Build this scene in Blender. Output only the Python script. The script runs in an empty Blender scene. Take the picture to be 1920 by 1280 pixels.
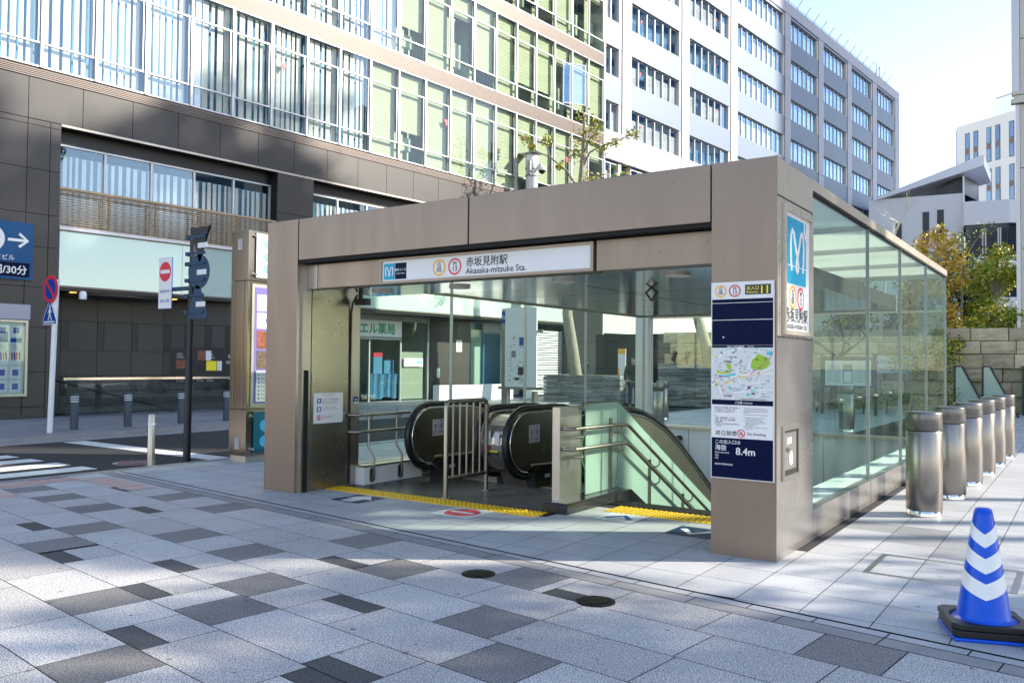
import bpy, math, random
from mathutils import Matrix, Vector
R = math.radians
S = bpy.context.scene
COL = S.collection
# ------------------------------------------------------------------ camera
cam_d = bpy.data.cameras.new("camera"); cam = bpy.data.objects.new("camera", cam_d); COL.objects.link(cam)
YAW, PITCH, ROLL = -0.6059, 0.0255, 0.0092
fw = Vector((math.sin(YAW)*math.cos(PITCH), math.cos(YAW)*math.cos(PITCH), math.sin(PITCH)))
r0 = Vector((math.cos(YAW), -math.sin(YAW), 0)); u0 = r0.cross(fw)
cr = r0*math.cos(ROLL)+u0*math.sin(ROLL); cu = -r0*math.sin(ROLL)+u0*math.cos(ROLL)
cm = Matrix((cr, cu, -fw)).transposed().to_4x4(); cm.translation = Vector((2.0422, -6.6295, 1.55))
cam.matrix_world = cm
cam_d.sensor_width = 36; cam_d.lens = 1566/1920*36; cam_d.clip_start = 0.05; cam_d.clip_end = 2000
S.camera = cam
# ------------------------------------------------------------------ sky, sun, exposure
SUN_AZ, SUN_EL = math.atan2(.82, .57), R(29)          # azimuth from +Y towards +X
w = bpy.data.worlds.new("World"); S.world = w; w.use_nodes = True
nt = w.node_tree; bg = nt.nodes["Background"]
sk = nt.nodes.new("ShaderNodeTexSky"); sk.sky_type = 'NISHITA'; sk.sun_disc = False
sk.sun_elevation = SUN_EL; sk.sun_rotation = SUN_AZ; sk.air_density = 1.0; sk.dust_density = 0.1; sk.ozone_density = 2.5
wm = nt.nodes.new("ShaderNodeMix"); wm.data_type = 'RGBA'; wm.blend_type = 'MULTIPLY'; wm.inputs[0].default_value = 1; wm.inputs[7].default_value = (1.21, .98, .86, 1)   # white balance of a warm camera setting
nt.links.new(sk.outputs[0], wm.inputs[6]); nt.links.new(wm.outputs[2], bg.inputs[0]); bg.inputs[1].default_value = 0.15
sd = bpy.data.lights.new("sun", 'SUN'); so = bpy.data.objects.new("sun", sd); COL.objects.link(so)
sd.energy = 3.2; sd.angle = R(0.6); sd.color = (1.0, .92, .79)
to_sun = Vector((math.sin(SUN_AZ)*math.cos(SUN_EL), math.cos(SUN_AZ)*math.cos(SUN_EL), math.sin(SUN_EL)))
so.rotation_euler = to_sun.to_track_quat('Z', 'Y').to_euler(); so.location = to_sun*60
S.view_settings.view_transform = 'Standard'; S.view_settings.look = 'None'
S.view_settings.exposure = 1.58; S.view_settings.gamma = 1.0; S.view_settings.use_curve_mapping = False
S.cycles.max_bounces = 10; S.cycles.diffuse_bounces = 4; S.cycles.glossy_bounces = 5; S.cycles.transparent_max_bounces = 24
S.cycles.sample_clamp_indirect = 6; S.cycles.caustics_reflective = False; S.cycles.caustics_refractive = False
S.cycles.use_denoising = True
# ------------------------------------------------------------------ materials
def mat(name, col, rough=.6, metal=0., noise=None, bump=None, spec=.5, attr=False, stretch=None, rvar=0., emis=0, spots=None):
    m = bpy.data.materials.new(name); m.use_nodes = True; t = m.node_tree; N = t.nodes; L = t.links
    b = N["Principled BSDF"]; b.inputs["Roughness"].default_value = rough; b.inputs["Metallic"].default_value = metal
    b.inputs["Specular IOR Level"].default_value = spec
    c4 = (*col, 1); b.inputs["Base Color"].default_value = c4
    tc = N.new("ShaderNodeTexCoord"); mp = N.new("ShaderNodeMapping"); L.new(tc.outputs["Object"], mp.inputs[0])
    if stretch: mp.inputs["Scale"].default_value = stretch
    out = None
    if attr:
        a = N.new("ShaderNodeAttribute"); a.attribute_name = "tint"; out = a.outputs["Color"]
    for q_ in (noise or []):
        sc, am = q_[0], q_[1]; hw = q_[2] if len(q_) > 2 else .25
        n = N.new("ShaderNodeTexNoise"); n.inputs["Scale"].default_value = sc; n.inputs["Detail"].default_value = 4; n.inputs["Roughness"].default_value = .65
        L.new(mp.outputs[0], n.inputs["Vector"])
        r = N.new("ShaderNodeMapRange"); r.inputs[1].default_value = .5-hw; r.inputs[2].default_value = .5+hw
        r.inputs[3].default_value = 1-am; r.inputs[4].default_value = 1+am; L.new(n.outputs["Fac"], r.inputs[0])
        x = N.new("ShaderNodeMix"); x.data_type = 'RGBA'; x.blend_type = 'MULTIPLY'; x.inputs[0].default_value = 1
        if out: L.new(out, x.inputs[6])
        else: x.inputs[6].default_value = c4
        L.new(r.outputs[0], x.inputs[7]); out = x.outputs[2]
        if rvar:
            q = N.new("ShaderNodeMapRange"); q.inputs[1].default_value = .3; q.inputs[2].default_value = .7
            q.inputs[3].default_value = max(.02, rough-rvar); q.inputs[4].default_value = rough+rvar
            L.new(n.outputs["Fac"], q.inputs[0]); L.new(q.outputs[0], b.inputs["Roughness"]); rvar = 0
    if spots:      # sparse small dark marks: (scale, radius, darkness)
        v = N.new("ShaderNodeTexVoronoi"); v.inputs["Scale"].default_value = spots[0]; L.new(tc.outputs["Object"], v.inputs["Vector"])
        r = N.new("ShaderNodeMapRange"); r.inputs[1].default_value = spots[1]*.7; r.inputs[2].default_value = spots[1]; r.inputs[3].default_value = spots[2]; r.inputs[4].default_value = 1
        L.new(v.outputs["Distance"], r.inputs[0]); x = N.new("ShaderNodeMix"); x.data_type = 'RGBA'; x.blend_type = 'MULTIPLY'; x.inputs[0].default_value = 1
        if out: L.new(out, x.inputs[6])
        else: x.inputs[6].default_value = c4
        L.new(r.outputs[0], x.inputs[7]); out = x.outputs[2]
    if out: L.new(out, b.inputs["Base Color"])
    if bump:
        n = N.new("ShaderNodeTexNoise"); n.inputs["Scale"].default_value = bump[0]; n.inputs["Detail"].default_value = 5
        L.new(mp.outputs[0], n.inputs["Vector"]); k = N.new("ShaderNodeBump"); k.inputs["Strength"].default_value = bump[1]; k.inputs["Distance"].default_value = .02
        L.new(n.outputs["Fac"], k.inputs["Height"]); L.new(k.outputs[0], b.inputs["Normal"])
    if emis:
        b.inputs["Emission Color"].default_value = c4; b.inputs["Emission Strength"].default_value = emis
    return m
def glass(name, tint, base=.05, k=.8, rough=0.0, frost=0.0, wobble=0.0, gcol=(.95, .97, 1), tlw=.5):
    m = bpy.data.materials.new(name); m.use_nodes = True; t = m.node_tree; N = t.nodes; L = t.links
    N.remove(N["Principled BSDF"]); o = N["Material Output"]
    tr = N.new("ShaderNodeBsdfTransparent"); tr.inputs[0].default_value = (*tint, 1)
    gl = N.new("ShaderNodeBsdfGlossy"); gl.inputs["Roughness"].default_value = rough; gl.inputs[0].default_value = (*gcol, 1)
    lw = N.new("ShaderNodeLayerWeight"); lw.inputs[0].default_value = .5
    p = N.new("ShaderNodeMath"); p.operation = 'POWER'; p.inputs[1].default_value = 4; L.new(lw.outputs["Facing"], p.inputs[0])
    ma = N.new("ShaderNodeMath"); ma.operation = 'MULTIPLY_ADD'; ma.inputs[1].default_value = k; ma.inputs[2].default_value = base; L.new(p.outputs[0], ma.inputs[0])
    if wobble:
        tc = N.new("ShaderNodeTexCoord"); n = N.new("ShaderNodeTexNoise"); n.inputs["Scale"].default_value = .9; n.inputs["Detail"].default_value = 1
        L.new(tc.outputs["Object"], n.inputs["Vector"]); bp = N.new("ShaderNodeBump"); bp.inputs["Strength"].default_value = wobble; bp.inputs["Distance"].default_value = .03
        L.new(n.outputs["Fac"], bp.inputs["Height"]); L.new(bp.outputs[0], gl.inputs["Normal"])
    mx = N.new("ShaderNodeMixShader"); L.new(ma.outputs[0], mx.inputs[0])
    src = tr.outputs[0]
    if frost:
        df = N.new("ShaderNodeBsdfDiffuse"); df.inputs[0].default_value = (*[c*.85 for c in tint], 1)
        tl = N.new("ShaderNodeBsdfTranslucent"); tl.inputs[0].default_value = (*[c*.85 for c in tint], 1)
        ad = N.new("ShaderNodeMixShader"); ad.inputs[0].default_value = tlw; L.new(df.outputs[0], ad.inputs[1]); L.new(tl.outputs[0], ad.inputs[2])
        m2 = N.new("ShaderNodeMixShader"); m2.inputs[0].default_value = frost; L.new(tr.outputs[0], m2.inputs[1]); L.new(ad.outputs[0], m2.inputs[2]); src = m2.outputs[0]
    L.new(src, mx.inputs[1]); L.new(gl.outputs[0], mx.inputs[2]); L.new(mx.outputs[0], o.inputs[0])
    return m
M = {}
M['bronze'] = mat('bronze_panel', (.215, .165, .133), .38, .6, [(1.6, .08), (.5, .06)], stretch=(3, 3, .4), rvar=.06, spots=(6, .05, .45))
M['steel'] = mat('brushed_steel', (.44, .41, .375), .27, .8, [(1.2, .05)], rvar=.04)
M['steel2'] = mat('satin_steel', (.42, .395, .365), .36, 1., [(1.0, .05)], rvar=.03)
M['bolsteel'] = mat('bollard_steel', (.30, .275, .25), .33, 1., [(1.2, .06)], rvar=.03)
M['polish'] = mat('polished_steel', (.72, .70, .67), .10, 1., [(3, .05)])
M['soffit'] = mat('warm_soffit_steel', (.74, .64, .50), .11, 1., [(1.5, .06)], bump=(3.5, .06), stretch=(1, 2.5, 1))
M['roofglass'] = glass('frosted_roof_glass', (1., 1.04, .86), .03, .5, .1, .85, tlw=.85)
M['champagne'] = mat('champagne_metal', (.56, .50, .41), .30, .35, [(1.5, .06)], rvar=.05)
M['dsteel'] = mat('dark_steel', (.235, .22, .165), .30, .9, [(1.0, .08)], rvar=.04)
M['black'] = mat('black_rubber', (.012, .012, .014), .35, 0, [(10, .2)])
M['blackm'] = mat('black_metal', (.014, .014, .015), .4, .2, [(8, .15)])
M['blackstone'] = mat('black_granite', (.028, .028, .03), .15, 0, [(120, .4)])
M['gap'] = mat('dark_gap', (.007, .0065, .006), .8)
M['white'] = mat('white_paint', (.80, .80, .80), .45, 0, [(2, .04)])
M['whitesign'] = mat('sign_white', (.78, .78, .78), .3, 0, [(.8, .02)], spec=.2)
M['navy'] = mat('sign_navy', (.0015, .006, .038), .35, 0, [(2, .1)], spec=.06)
M['ink'] = mat('ink_black', (.02, .02, .022), .4)
M['inkgrey'] = mat('ink_grey', (.22, .22, .24), .5)
M['cyan'] = mat('sign_cyan', (.01, .36, .56), .35, 0, [(2, .05)], spec=.18)
M['yellow'] = mat('ink_yellow', (.95, .78, .02), .4)
M['orange'] = mat('ring_orange', (.90, .42, .02), .4)
M['red'] = mat('ring_red', (.72, .03, .06), .4)
M['blue'] = mat('sign_blue', (.004, .06, .33), .35, 0, [(3, .06)], spec=.18)
M['green'] = mat('ink_green', (.02, .30, .12), .4)
M['tactile'] = mat('tactile_yellow', (.80, .48, .01), .5, 0, [(3, .1), (30, .08)])
M['pink'] = mat('tactile_pink', (.55, .38, .33), .7, 0, [(6, .08)])
M['granite'] = mat('granite_paving', (.4, .4, .42), .66, 0, [(.9, .08), (2.6, .06), (118, .55, .055), (34, .12, .15), (.45, .08)], spots=(3.2, .075, .55), attr=True, spec=.35)
M['apron'] = mat('apron_paving', (.4, .4, .42), .55, 0, [(1.0, .08), (3., .05), (85, .18, .08), (.5, .08)], spots=(2.6, .06, .6), attr=True, spec=.35)
M['grout'] = mat('dark_grout', (.02, .021, .023), .9, 0, [(5, .2)])
M['kerbc'] = mat('kerb_concrete', (.30, .29, .285), .75, 0, [(3, .12), (60, .16)], bump=(60, .3))
M['asphalt'] = mat('asphalt', (.030, .030, .032), .85, 0, [(.6, .18), (150, .35)], bump=(200, .5))
M['roadpaint'] = mat('road_paint', (.72, .72, .70), .6, 0, [(25, .22), (2, .08)])
M['floorplate'] = mat('floor_plate', (.12, .12, .115), .22, .7, [(2, .2)], bump=(50, .1), stretch=(1, 12, 1))
M['dark_wall'] = mat('dark_stone_cladding', (.043, .037, .034), .42, 0, [(.9, .16), (60, .22)], bump=(40, .08))
M['louvre'] = mat('louvre_aluminium', (.165, .135, .12), .45, .3, [(1, .04)])
M['alu'] = mat('white_aluminium', (.56, .56, .58), .35, .3, [(1, .03)])
M['alud'] = mat('grey_aluminium', (.34, .35, .36), .4, .4, [(1, .04)])
M['brass'] = mat('wood_tone_louvre', (.46, .33, .20), .45, .1, [(2, .08)])
M['blind'] = mat('cream_blind', (.76, .75, .67), .8, 0, [(1.5, .03)])  # blinds, and the white stripes reflected in the glass facade
M['blindg'] = mat('pale_green_blind', (.44, .43, .34), .8, 0, [(1.5, .04)])
M['room'] = mat('room_wall', (.48, .52, .45), .9, 0, [(.5, .2)])
M['roomdark'] = mat('room_backing', (.045, .05, .055), .9, 0, [(.7, .25)])
M['reflroom'] = mat('reflected_blue_room', (.10, .25, .42), .9, 0, [(.5, .25)])  # wall colour carrying the blue reflected between the stripes
M['reflblue'] = mat('reflected_blue', (.15, .34, .52), .8, 0, [(1.2, .3)], stretch=(1, 1, .3))  # backing sheet coloured with the blue of reflections in the panes
M['floorblue'] = mat('floor_sticker_blue', (.006, .035, .10), .5, 0, [(6, .15)], spec=.2)
M['tealblue'] = mat('parking_blue', (.002, .075, .21), .35, 0, [(2, .06)], spec=.2)
M['cabsteel'] = mat('cabinet_steel', (.36, .335, .27), .27, .9, [(1., .08)], rvar=.04)
M['teal'] = mat('teal_box', (.18, .60, .66), .6)
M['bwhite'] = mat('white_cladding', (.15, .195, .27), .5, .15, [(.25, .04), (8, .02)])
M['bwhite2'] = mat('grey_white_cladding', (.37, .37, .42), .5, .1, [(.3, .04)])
M['pale'] = mat('pale_stone_cladding', (.56, .53, .47), .6, 0, [(.5, .06), (12, .05)], stretch=(4, 4, .6))
M['wedge'] = mat('white_render', (.86, .87, .90), .7, 0, [(.3, .05)])
M['roofgrey'] = mat('metal_roof', (.74, .76, .82), .5, .3, [(.4, .06)])
M['tower'] = mat('tower_white', (.86, .85, .82), .7, 0, [(.1, .03)])
M['spand'] = mat('brown_spandrel', (.20, .15, .16), .6)
M['cream'] = mat('cream_panel', (.62, .57, .49), .4, 0, [(.6, .04)])
M['crimson'] = mat('crimson_wall', (.36, .05, .09), .6, 0, [(.6, .08)])
M['frame'] = mat('dark_frame', (.035, .04, .05), .4, .3)
M['tile_g'] = mat('grey_wall_tile', (.06, .061, .058), .4, 0, [(1.1, .12)], spec=.3)
M['fascia'] = glass('frosted_fascia_glass', (.80, .97, .87), .10, .7, .03, .94, .12, (.9, 1, .95), .3)
M['glassA'] = glass('greenish_window_glass', (.925, .975, .915), .035, .7, 0, 0, .05, (.85, .93, 1))
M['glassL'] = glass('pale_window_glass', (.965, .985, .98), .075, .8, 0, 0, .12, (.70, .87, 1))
M['glassB'] = glass('bluish_window_glass', (.95, .98, 1.0), .17, .6, 0, 0, .03, (.55, .76, 1))
M['glassE'] = glass('clear_green_glass', (.90, .985, .93), .03, .34, 0)
M['glassS'] = glass('shop_glass', (.86, .91, .90), .03, .45, 0)
M['frost'] = glass('frosted_green_glass', (.72, .92, .82), .04, .6, .1, .8)
M['bark'] = mat('bark', (.27, .24, .19), .9, 0, [(14, .35)], bump=(18, .7), stretch=(1, 1, .35))
M['barkd'] = mat('dark_bark', (.07, .055, .045), .9, 0, [(10, .3)], bump=(20, .5))
M['leafg'] = mat('leaf_green', (.20, .30, .03), .55, 0, [(3, .3)])
M['leafy'] = mat('leaf_yellow', (.55, .47, .05), .55, 0, [(3, .3)])
M['leafr'] = mat('leaf_russet', (.34, .20, .08), .6, 0, [(3, .3)])
M['leafd'] = mat('leaf_dark', (.025, .05, .018), .6, 0, [(3, .3)])
M['leafo'] = mat('bamboo_gold', (.55, .36, .07), .6, 0, [(3, .25)])
M['slate'] = mat('slate_courses', (.115, .125, .13), .7, 0, [(2, .35), (20, .3)], bump=(20, .6), attr=True)
M['stone'] = mat('rough_stone', (.44, .38, .27), .85, 0, [(1.5, .22), (9, .2)], bump=(7, .5), attr=True)
M['coneblue'] = mat('cone_blue', (.002, .085, .60), .3, 0, [(2, .06), (30, .10)], spec=.3, spots=(14, .10, .7))
M['reflect'] = mat('reflective_white', (.78, .79, .80), .3, 0, [(14, .06)], bump=(7, .12))
M['polegrey'] = mat('pole_charcoal', (.016, .019, .028), .45, .1, [(4, .12)])
M['signback'] = mat('sign_back_blue', (.02, .055, .12), .5, .2, [(3, .1)])
M['bolgrey'] = mat('bollard_slate', (.045, .065, .085), .5, .1, [(5, .12)])
M['jacket'] = mat('dark_jacket', (.018, .022, .02), .8, 0, [(12, .3)])
M['jeans'] = mat('jeans', (.03, .04, .08), .8, 0, [(20, .2)])
M['skin'] = mat('skin', (.45, .28, .20), .55)
M['hair'] = mat('hair', (.02, .015, .012), .6)
M['cloth'] = mat('blue_cloth', (.10, .25, .42), .85, 0, [(4, .15)], bump=(5, .5))
M['purple'] = mat('board_purple', (.14, .11, .42), .5)
M['photo1'] = mat('photo_red_brown', (.22, .06, .03), .4, 0, [(14, .9)])
M['photo2'] = mat('photo_dark', (.10, .07, .05), .4, 0, [(18, .9)])
M['mapgrey'] = mat('map_grey', (.62, .66, .66), .3)
M['maproad'] = mat('map_road', (.80, .82, .84), .3)
M['mapgreen'] = mat('map_green', (.28, .50, .02), .3)
M['mappink'] = mat('map_building', (.56, .46, .56), .3)
M['map_teal'] = mat('map_teal', (.03, .52, .58), .3)
M['magenta'] = mat('map_magenta', (.65, .02, .22), .3)
M['lampy'] = mat('warm_lamp_panel', (1., .62, .10), .5, emis=1.2)
M['lampw'] = mat('lamp_disc', (.85, .83, .76), .4, 0)
M['iron'] = mat('cast_iron', (.016, .014, .012), .5, .5, [(30, .3)], bump=(60, .6))
M['greenpl'] = mat('moss', (.10, .14, .03), .9, 0, [(20, .4)], bump=(40, .8))
# ------------------------------------------------------------------ mesh builder
RM = {}
def root_m(p):
    while p.parent: p = p.parent
    return RM.get(p.name, Matrix())
class MB:
    def __init__(s, mx=None): s.v = []; s.f = []; s.m = []; s.t = []; s.mx = mx or Matrix(); s.tint = None; s.sm = []
    def add(s, pts, faces, m=0, smooth=False):
        b = len(s.v); s.v += [s.mx @ Vector(p) for p in pts]
        for f in faces:
            s.f.append([b+i for i in f]); s.m.append(m); s.t.append(s.tint); s.sm.append(smooth)
    def box(s, a, b, m=0, ms=None):
        x0, x1 = sorted((a[0], b[0])); y0, y1 = sorted((a[1], b[1])); z0, z1 = sorted((a[2], b[2]))
        p = [(x0, y0, z0), (x1, y0, z0), (x1, y1, z0), (x0, y1, z0), (x0, y0, z1), (x1, y0, z1), (x1, y1, z1), (x0, y1, z1)]
        F = [(3, 2, 1, 0), (4, 5, 6, 7), (0, 1, 5, 4), (1, 2, 6, 5), (2, 3, 7, 6), (3, 0, 4, 7)]   # bottom top -y +x +y -x
        if ms:
            for f, k in zip(F, ms): s.add(p, [f], k)
        else: s.add(p, F, m)
    def quad(s, *p, m=0): s.add(p, [tuple(range(len(p)))], m)
    def prism(s, poly, axis, a, b, m=0, smooth=False):
        def P(q, w):
            return (w, q[0], q[1]) if axis == 0 else (q[0], w, q[1]) if axis == 1 else (q[0], q[1], w)
        n = len(poly); pts = [P(q, a) for q in poly]+[P(q, b) for q in poly]
        s.add(pts, [tuple(range(n))[::-1], tuple(range(n, 2*n))], m)
        s.add(pts, [(i, (i+1) % n, n+(i+1) % n, n+i) for i in range(n)], m, smooth)
    def tube(s, path, r, n=10, m=0, cap=True, flat=1.0):
        path = [Vector(p) for p in path]; rr = r if isinstance(r, (list, tuple)) else [r]*len(path)
        pts = []; up = Vector((0, 0, 1))
        for i, p in enumerate(path):
            d = (path[min(i+1, len(path)-1)]-path[max(i-1, 0)]).normalized()
            a = d.cross(up)
            if a.length < 1e-3: a = d.cross(Vector((0, 1, 0))) if i == 0 else last
            a.normalize()
            if i and a.dot(last) < 0: a = -a
            last = a; b = a.cross(d).normalized()
            for k in range(n):
                t = 2*math.pi*k/n; pts.append(p+a*math.cos(t)*rr[i]*flat+b*math.sin(t)*rr[i])
        F = [(i*n+k, i*n+(k+1) % n, (i+1)*n+(k+1) % n, (i+1)*n+k) for i in range(len(path)-1) for k in range(n)]
        s.add(pts, F, m, True)
        if cap: s.add(pts, [tuple(range(n))[::-1], tuple(range(len(pts)-n, len(pts)))], m)
    def lathe(s, prof, c=(0, 0, 0), n=32, m=0):
        pts = [(c[0]+r*math.cos(2*math.pi*k/n), c[1]+r*math.sin(2*math.pi*k/n), c[2]+z) for r, z in prof for k in range(n)]
        s.add(pts, [(i*n+k, i*n+(k+1) % n, (i+1)*n+(k+1) % n, (i+1)*n+k) for i in range(len(prof)-1) for k in range(n)], m, True)
        L = len(prof)-1
        s.add(pts, [tuple(range(n))[::-1], tuple(range(L*n, L*n+n))], m)
    def disc(s, c, r, h, n=32, m=0, sy=1):      # in the local xy plane, thickness h along z
        pts = [(c[0]+r*math.cos(2*math.pi*k/n), c[1]+r*sy*math.sin(2*math.pi*k/n), c[2]+z) for z in (0, h) for k in range(n)]
        s.add(pts, [tuple(range(n))[::-1], tuple(range(n, 2*n))]+[(k, (k+1) % n, n+(k+1) % n, n+k) for k in range(n)], m)
    def ring(s, c, r0, r1, h, n=36, m=0, sy=1):
        pts = [(c[0]+r*math.cos(2*math.pi*k/n), c[1]+r*sy*math.sin(2*math.pi*k/n), c[2]+h) for r in (r0, r1) for k in range(n)]
        s.add(pts, [(k, n+k, n+(k+1) % n, (k+1) % n) for k in range(n)], m)
    def ribbon(s, pts, wd, z, m=0):
        P = [Vector((p[0], p[1])) for p in pts]; L = []
        for i, p in enumerate(P):
            d = (P[min(i+1, len(P)-1)]-P[max(i-1, 0)]).normalized(); nrm = Vector((-d.y, d.x))*wd/2
            L += [(p.x+nrm.x, p.y+nrm.y, z+i*5e-5), (p.x-nrm.x, p.y-nrm.y, z+i*5e-5)]
        s.add(L, [(2*i, 2*i+1, 2*i+3, 2*i+2) for i in range(len(P)-1)], m)
    def text(s, body, x, y, size, z=.003, align='LEFT', m=0, bold=0., sx=1.):
        c = bpy.data.curves.new('t', 'FONT'); c.body = body; c.size = size; c.align_x = align; c.resolution_u = 4
        o = bpy.data.objects.new('t', c); me = bpy.data.meshes.new_from_object(o)
        d = min(bold, .03)*size*.8        # heavier strokes: the same glyphs again, a hair to each side and above
        for k, (ox, oy) in enumerate(((0, 0), (-d, 0), (d, 0), (0, d), (0, -d)) if bold > .004 else ((0, 0),)):
            s.add([(x+ox+v.co.x*sx, y+oy+v.co.y, z+k*.00012) for v in me.vertices], [tuple(p.vertices) for p in me.polygons], m)
        bpy.data.objects.remove(o); bpy.data.curves.remove(c); bpy.data.meshes.remove(me)
    def mesh(s, name, mats, inv=None):
        me = bpy.data.meshes.new(name)
        vs = [inv @ v for v in s.v] if inv else s.v
        me.from_pydata([tuple(v) for v in vs], [], s.f)
        mats = mats if isinstance(mats, (list, tuple)) else [mats]
        for k in mats: me.materials.append(M[k] if isinstance(k, str) else k)
        for p, k, sm in zip(me.polygons, s.m, s.sm): p.material_index = k; p.use_smooth = sm
        if any(t is not None for t in s.t):
            ca = me.color_attributes.new("tint", 'FLOAT_COLOR', 'CORNER')
            for p, t in zip(me.polygons, s.t):
                for li in p.loop_indices: ca.data[li].color = (*(t or (.4, .4, .4)), 1)
        return me
    def build(s, name, mats, parent=None, local=False, bevel=0):
        inv = None
        if parent and not local: inv = root_m(parent).inverted()
        me = s.mesh(name, mats, inv); o = bpy.data.objects.new(name, me); COL.objects.link(o)
        if parent: o.parent = parent
        if bevel:
            b = o.modifiers.new('bevel', 'BEVEL'); b.width = bevel; b.segments = 2; b.limit_method = 'ANGLE'
        return o
def tag(o, label, cat, group=None):
    o['label'] = label; o['category'] = cat
    if group: o['group'] = group
    return o
def thing(name, label, cat, loc=(0, 0, 0), rz=0., group=None):
    o = bpy.data.objects.new(name, None); COL.objects.link(o); o.location = loc; o.rotation_euler = (0, 0, rz); o.empty_display_size = .1
    RM[o.name] = Matrix.Translation(Vector(loc)) @ Matrix.Rotation(rz, 4, 'Z')
    return tag(o, label, cat, group)
def struct(mb, name, mats, **k):
    o = mb.build(name, mats, **k); o['kind'] = 'structure'; return o
def dup(o, loc, label=None, rz=None, parent=None):
    c = o.copy(); COL.objects.link(c)
    if parent is not None: c.parent = parent
    for ch in list(o.children): dup(ch, None, None, None, c)
    if loc is not None: c.location = loc
    if rz is not None: c.rotation_euler = (0, 0, rz)
    if label: c['label'] = label
    return c
def PM(o, right, up=(0, 0, 1)):
    r = Vector(right).normalized(); u = Vector(up).normalized(); n = r.cross(u)
    m = Matrix((r, u, n)).transposed().to_4x4(); m.translation = Vector(o); return m
FRONT = (1, 0, 0); SIDE = (0, 1, 0)
# ------------------------------------------------------------------ ground
rnd = random.Random(7)
b = MB()
b.quad((-500, -400, -.25), (500, -400, -.25), (500, -.0, -.25), (-500, 0, -.25)); b.quad((-500, 0, -.25), (-5.62, 0, -.25), (-5.62, 9.45, -.25), (-500, 9.45, -.25))
b.quad((-.34, 0, -.25), (500, 0, -.25), (500, 9.45, -.25), (-.34, 9.45, -.25)); b.quad((-500, 9.45, -.25), (500, 9.45, -.25), (500, 900, -.25), (-500, 900, -.25))
b.quad((-5.62, 0, -.25), (-.34, 0, -.25), (-.34, 1.88, -.25), (-5.62, 1.88, -.25))
struct(b, 'ground', 'asphalt')
b = MB(); b.box((-14.7, -80, -.24), (-9.24, 120, -.06)); struct(b, 'road', 'asphalt')
# plaza base slab with the stairwell cut out
b = MB()
for x0, y0, x1, y1 in ((-9.06, -60, 60, 1.88), (-9.06, 1.88, -5.62, 9.45), (-.34, 1.88, 60, 9.45), (-9.06, 9.45, 60, 75)):
    b.box((x0, y0, -.24), (x1, y1, -.007))
struct(b, 'plaza_base', 'grout')
def clip(poly, a, bb, c):     # keep a*x+b*y+c >= 0
    out = []
    for i, p in enumerate(poly):
        q = poly[(i+1) % len(poly)]; dp = a*p[0]+bb*p[1]+c; dq = a*q[0]+bb*q[1]+c
        if dp >= 0: out.append(p)
        if dp*dq < 0: t = dp/(dp-dq); out.append((p[0]+(q[0]-p[0])*t, p[1]+(q[1]-p[1])*t))
    return out
TH = R(-6.6); e1 = (math.cos(TH), math.sin(TH)); e2 = (-math.sin(TH), math.cos(TH)); O0 = (-7.118, -2.555)
def loc2w(u, v): return (O0[0]+e1[0]*u+e2[0]*v, O0[1]+e1[1]*u+e2[1]*v)
V0 = (-3.285-O0[0])*e2[0]+(-1.108-O0[1])*e2[1]           # kerb line in the tilted frame
def tile(mb, poly, tint, z=0.0):
    if len(poly) < 3: return
    A = sum(poly[i][0]*poly[(i+1) % len(poly)][1]-poly[(i+1) % len(poly)][0]*poly[i][1] for i in range(len(poly)))
    if abs(A) < .004: return
    mb.tint = tint; mb.add([(x, y, z) for x, y in poly], [tuple(range(len(poly)))])
def pick(r):
    g = r.gauss(0, .03)
    return (.49+g, .468+g, .452+g)
b = MB(); rw = .466; rr = random.Random(23)
MIDS = {1: (-.41, .54, 2.51, 3.46, 6.12, -1.28), 3: (.43, 1.48, 3.82, 5.65, 7.95), 0: (1.57, 4.40, 6.66), -1: (2.09, 4.78), -2: (4.0, 7.6), -3: (5.2,), 2: (4.77, -2.1, 8.9), -4: (6.9,)}
DARKS = {3: ((-.55, 0), (6.20, 0)), 2: ((1.02, 0), (4.31, 0)), -1: ((1.14, 1), (2.59, 0), (4.01, 0), (6.14, 0)), 0: ((3.49, 0), (5.25, 1)), -2: ((4.89, 0), (6.2, 1)), -3: ((6.9, 0),), 1: ((8.3, 0),)}
v = V0-rw
def put(a0, a1, c0, c1, tint):
    g = .0035
    tile(b, clip([loc2w(a0+g, c0+g), loc2w(a1-g, c0+g), loc2w(a1-g, c1-g), loc2w(a0+g, c1-g)], 1, 0, 9.05), tint)
while v > -6.5:
    k = round(v/rw); hi = v+rw
    items = [(u, 'm') for u in MIDS.get(k, ())]+[(u, lh) for u, lh in DARKS.get(k, ())]
    u_ = 9.4
    while u_ < 14:
        if rr.random() < .5: items.append((u_, rr.choice(('m', 'm', 0, 1))))
        u_ += rr.uniform(.9, 1.5)
    u = -4.5-rr.random()*.5
    for uc, kind in sorted(items, key=lambda q: q[0])+[(14.5, 'm')]:
        a0 = max(uc-.225, u); gap = a0-u
        n = max(1, round(gap/.8)) if gap > .06 else 0
        if n:
            cuts = [u]+sorted(u+gap*(j+rr.uniform(-.15, .15))/n for j in range(1, n))+[a0]
            for q0, q1 in zip(cuts, cuts[1:]): put(q0, q1, v, hi, pick(rr))
        if kind == 'm':
            m = .20+rr.uniform(-.025, .03); put(a0, a0+.45, v, hi, (m*1.05, m, m*.98))
        else:
            d = .075+rr.uniform(-.01, .012); w0 = .165; lt = pick(rr)
            if kind: put(a0, a0+.45, hi-w0, hi, (d, d, d*1.06)); put(a0, a0+.45, v, hi-w0, lt)
            else: put(a0, a0+.45, v, v+w0, (d, d, d*1.06)); put(a0, a0+.45, v+w0, hi, lt)
        u = a0+.45
    v -= rw
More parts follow.
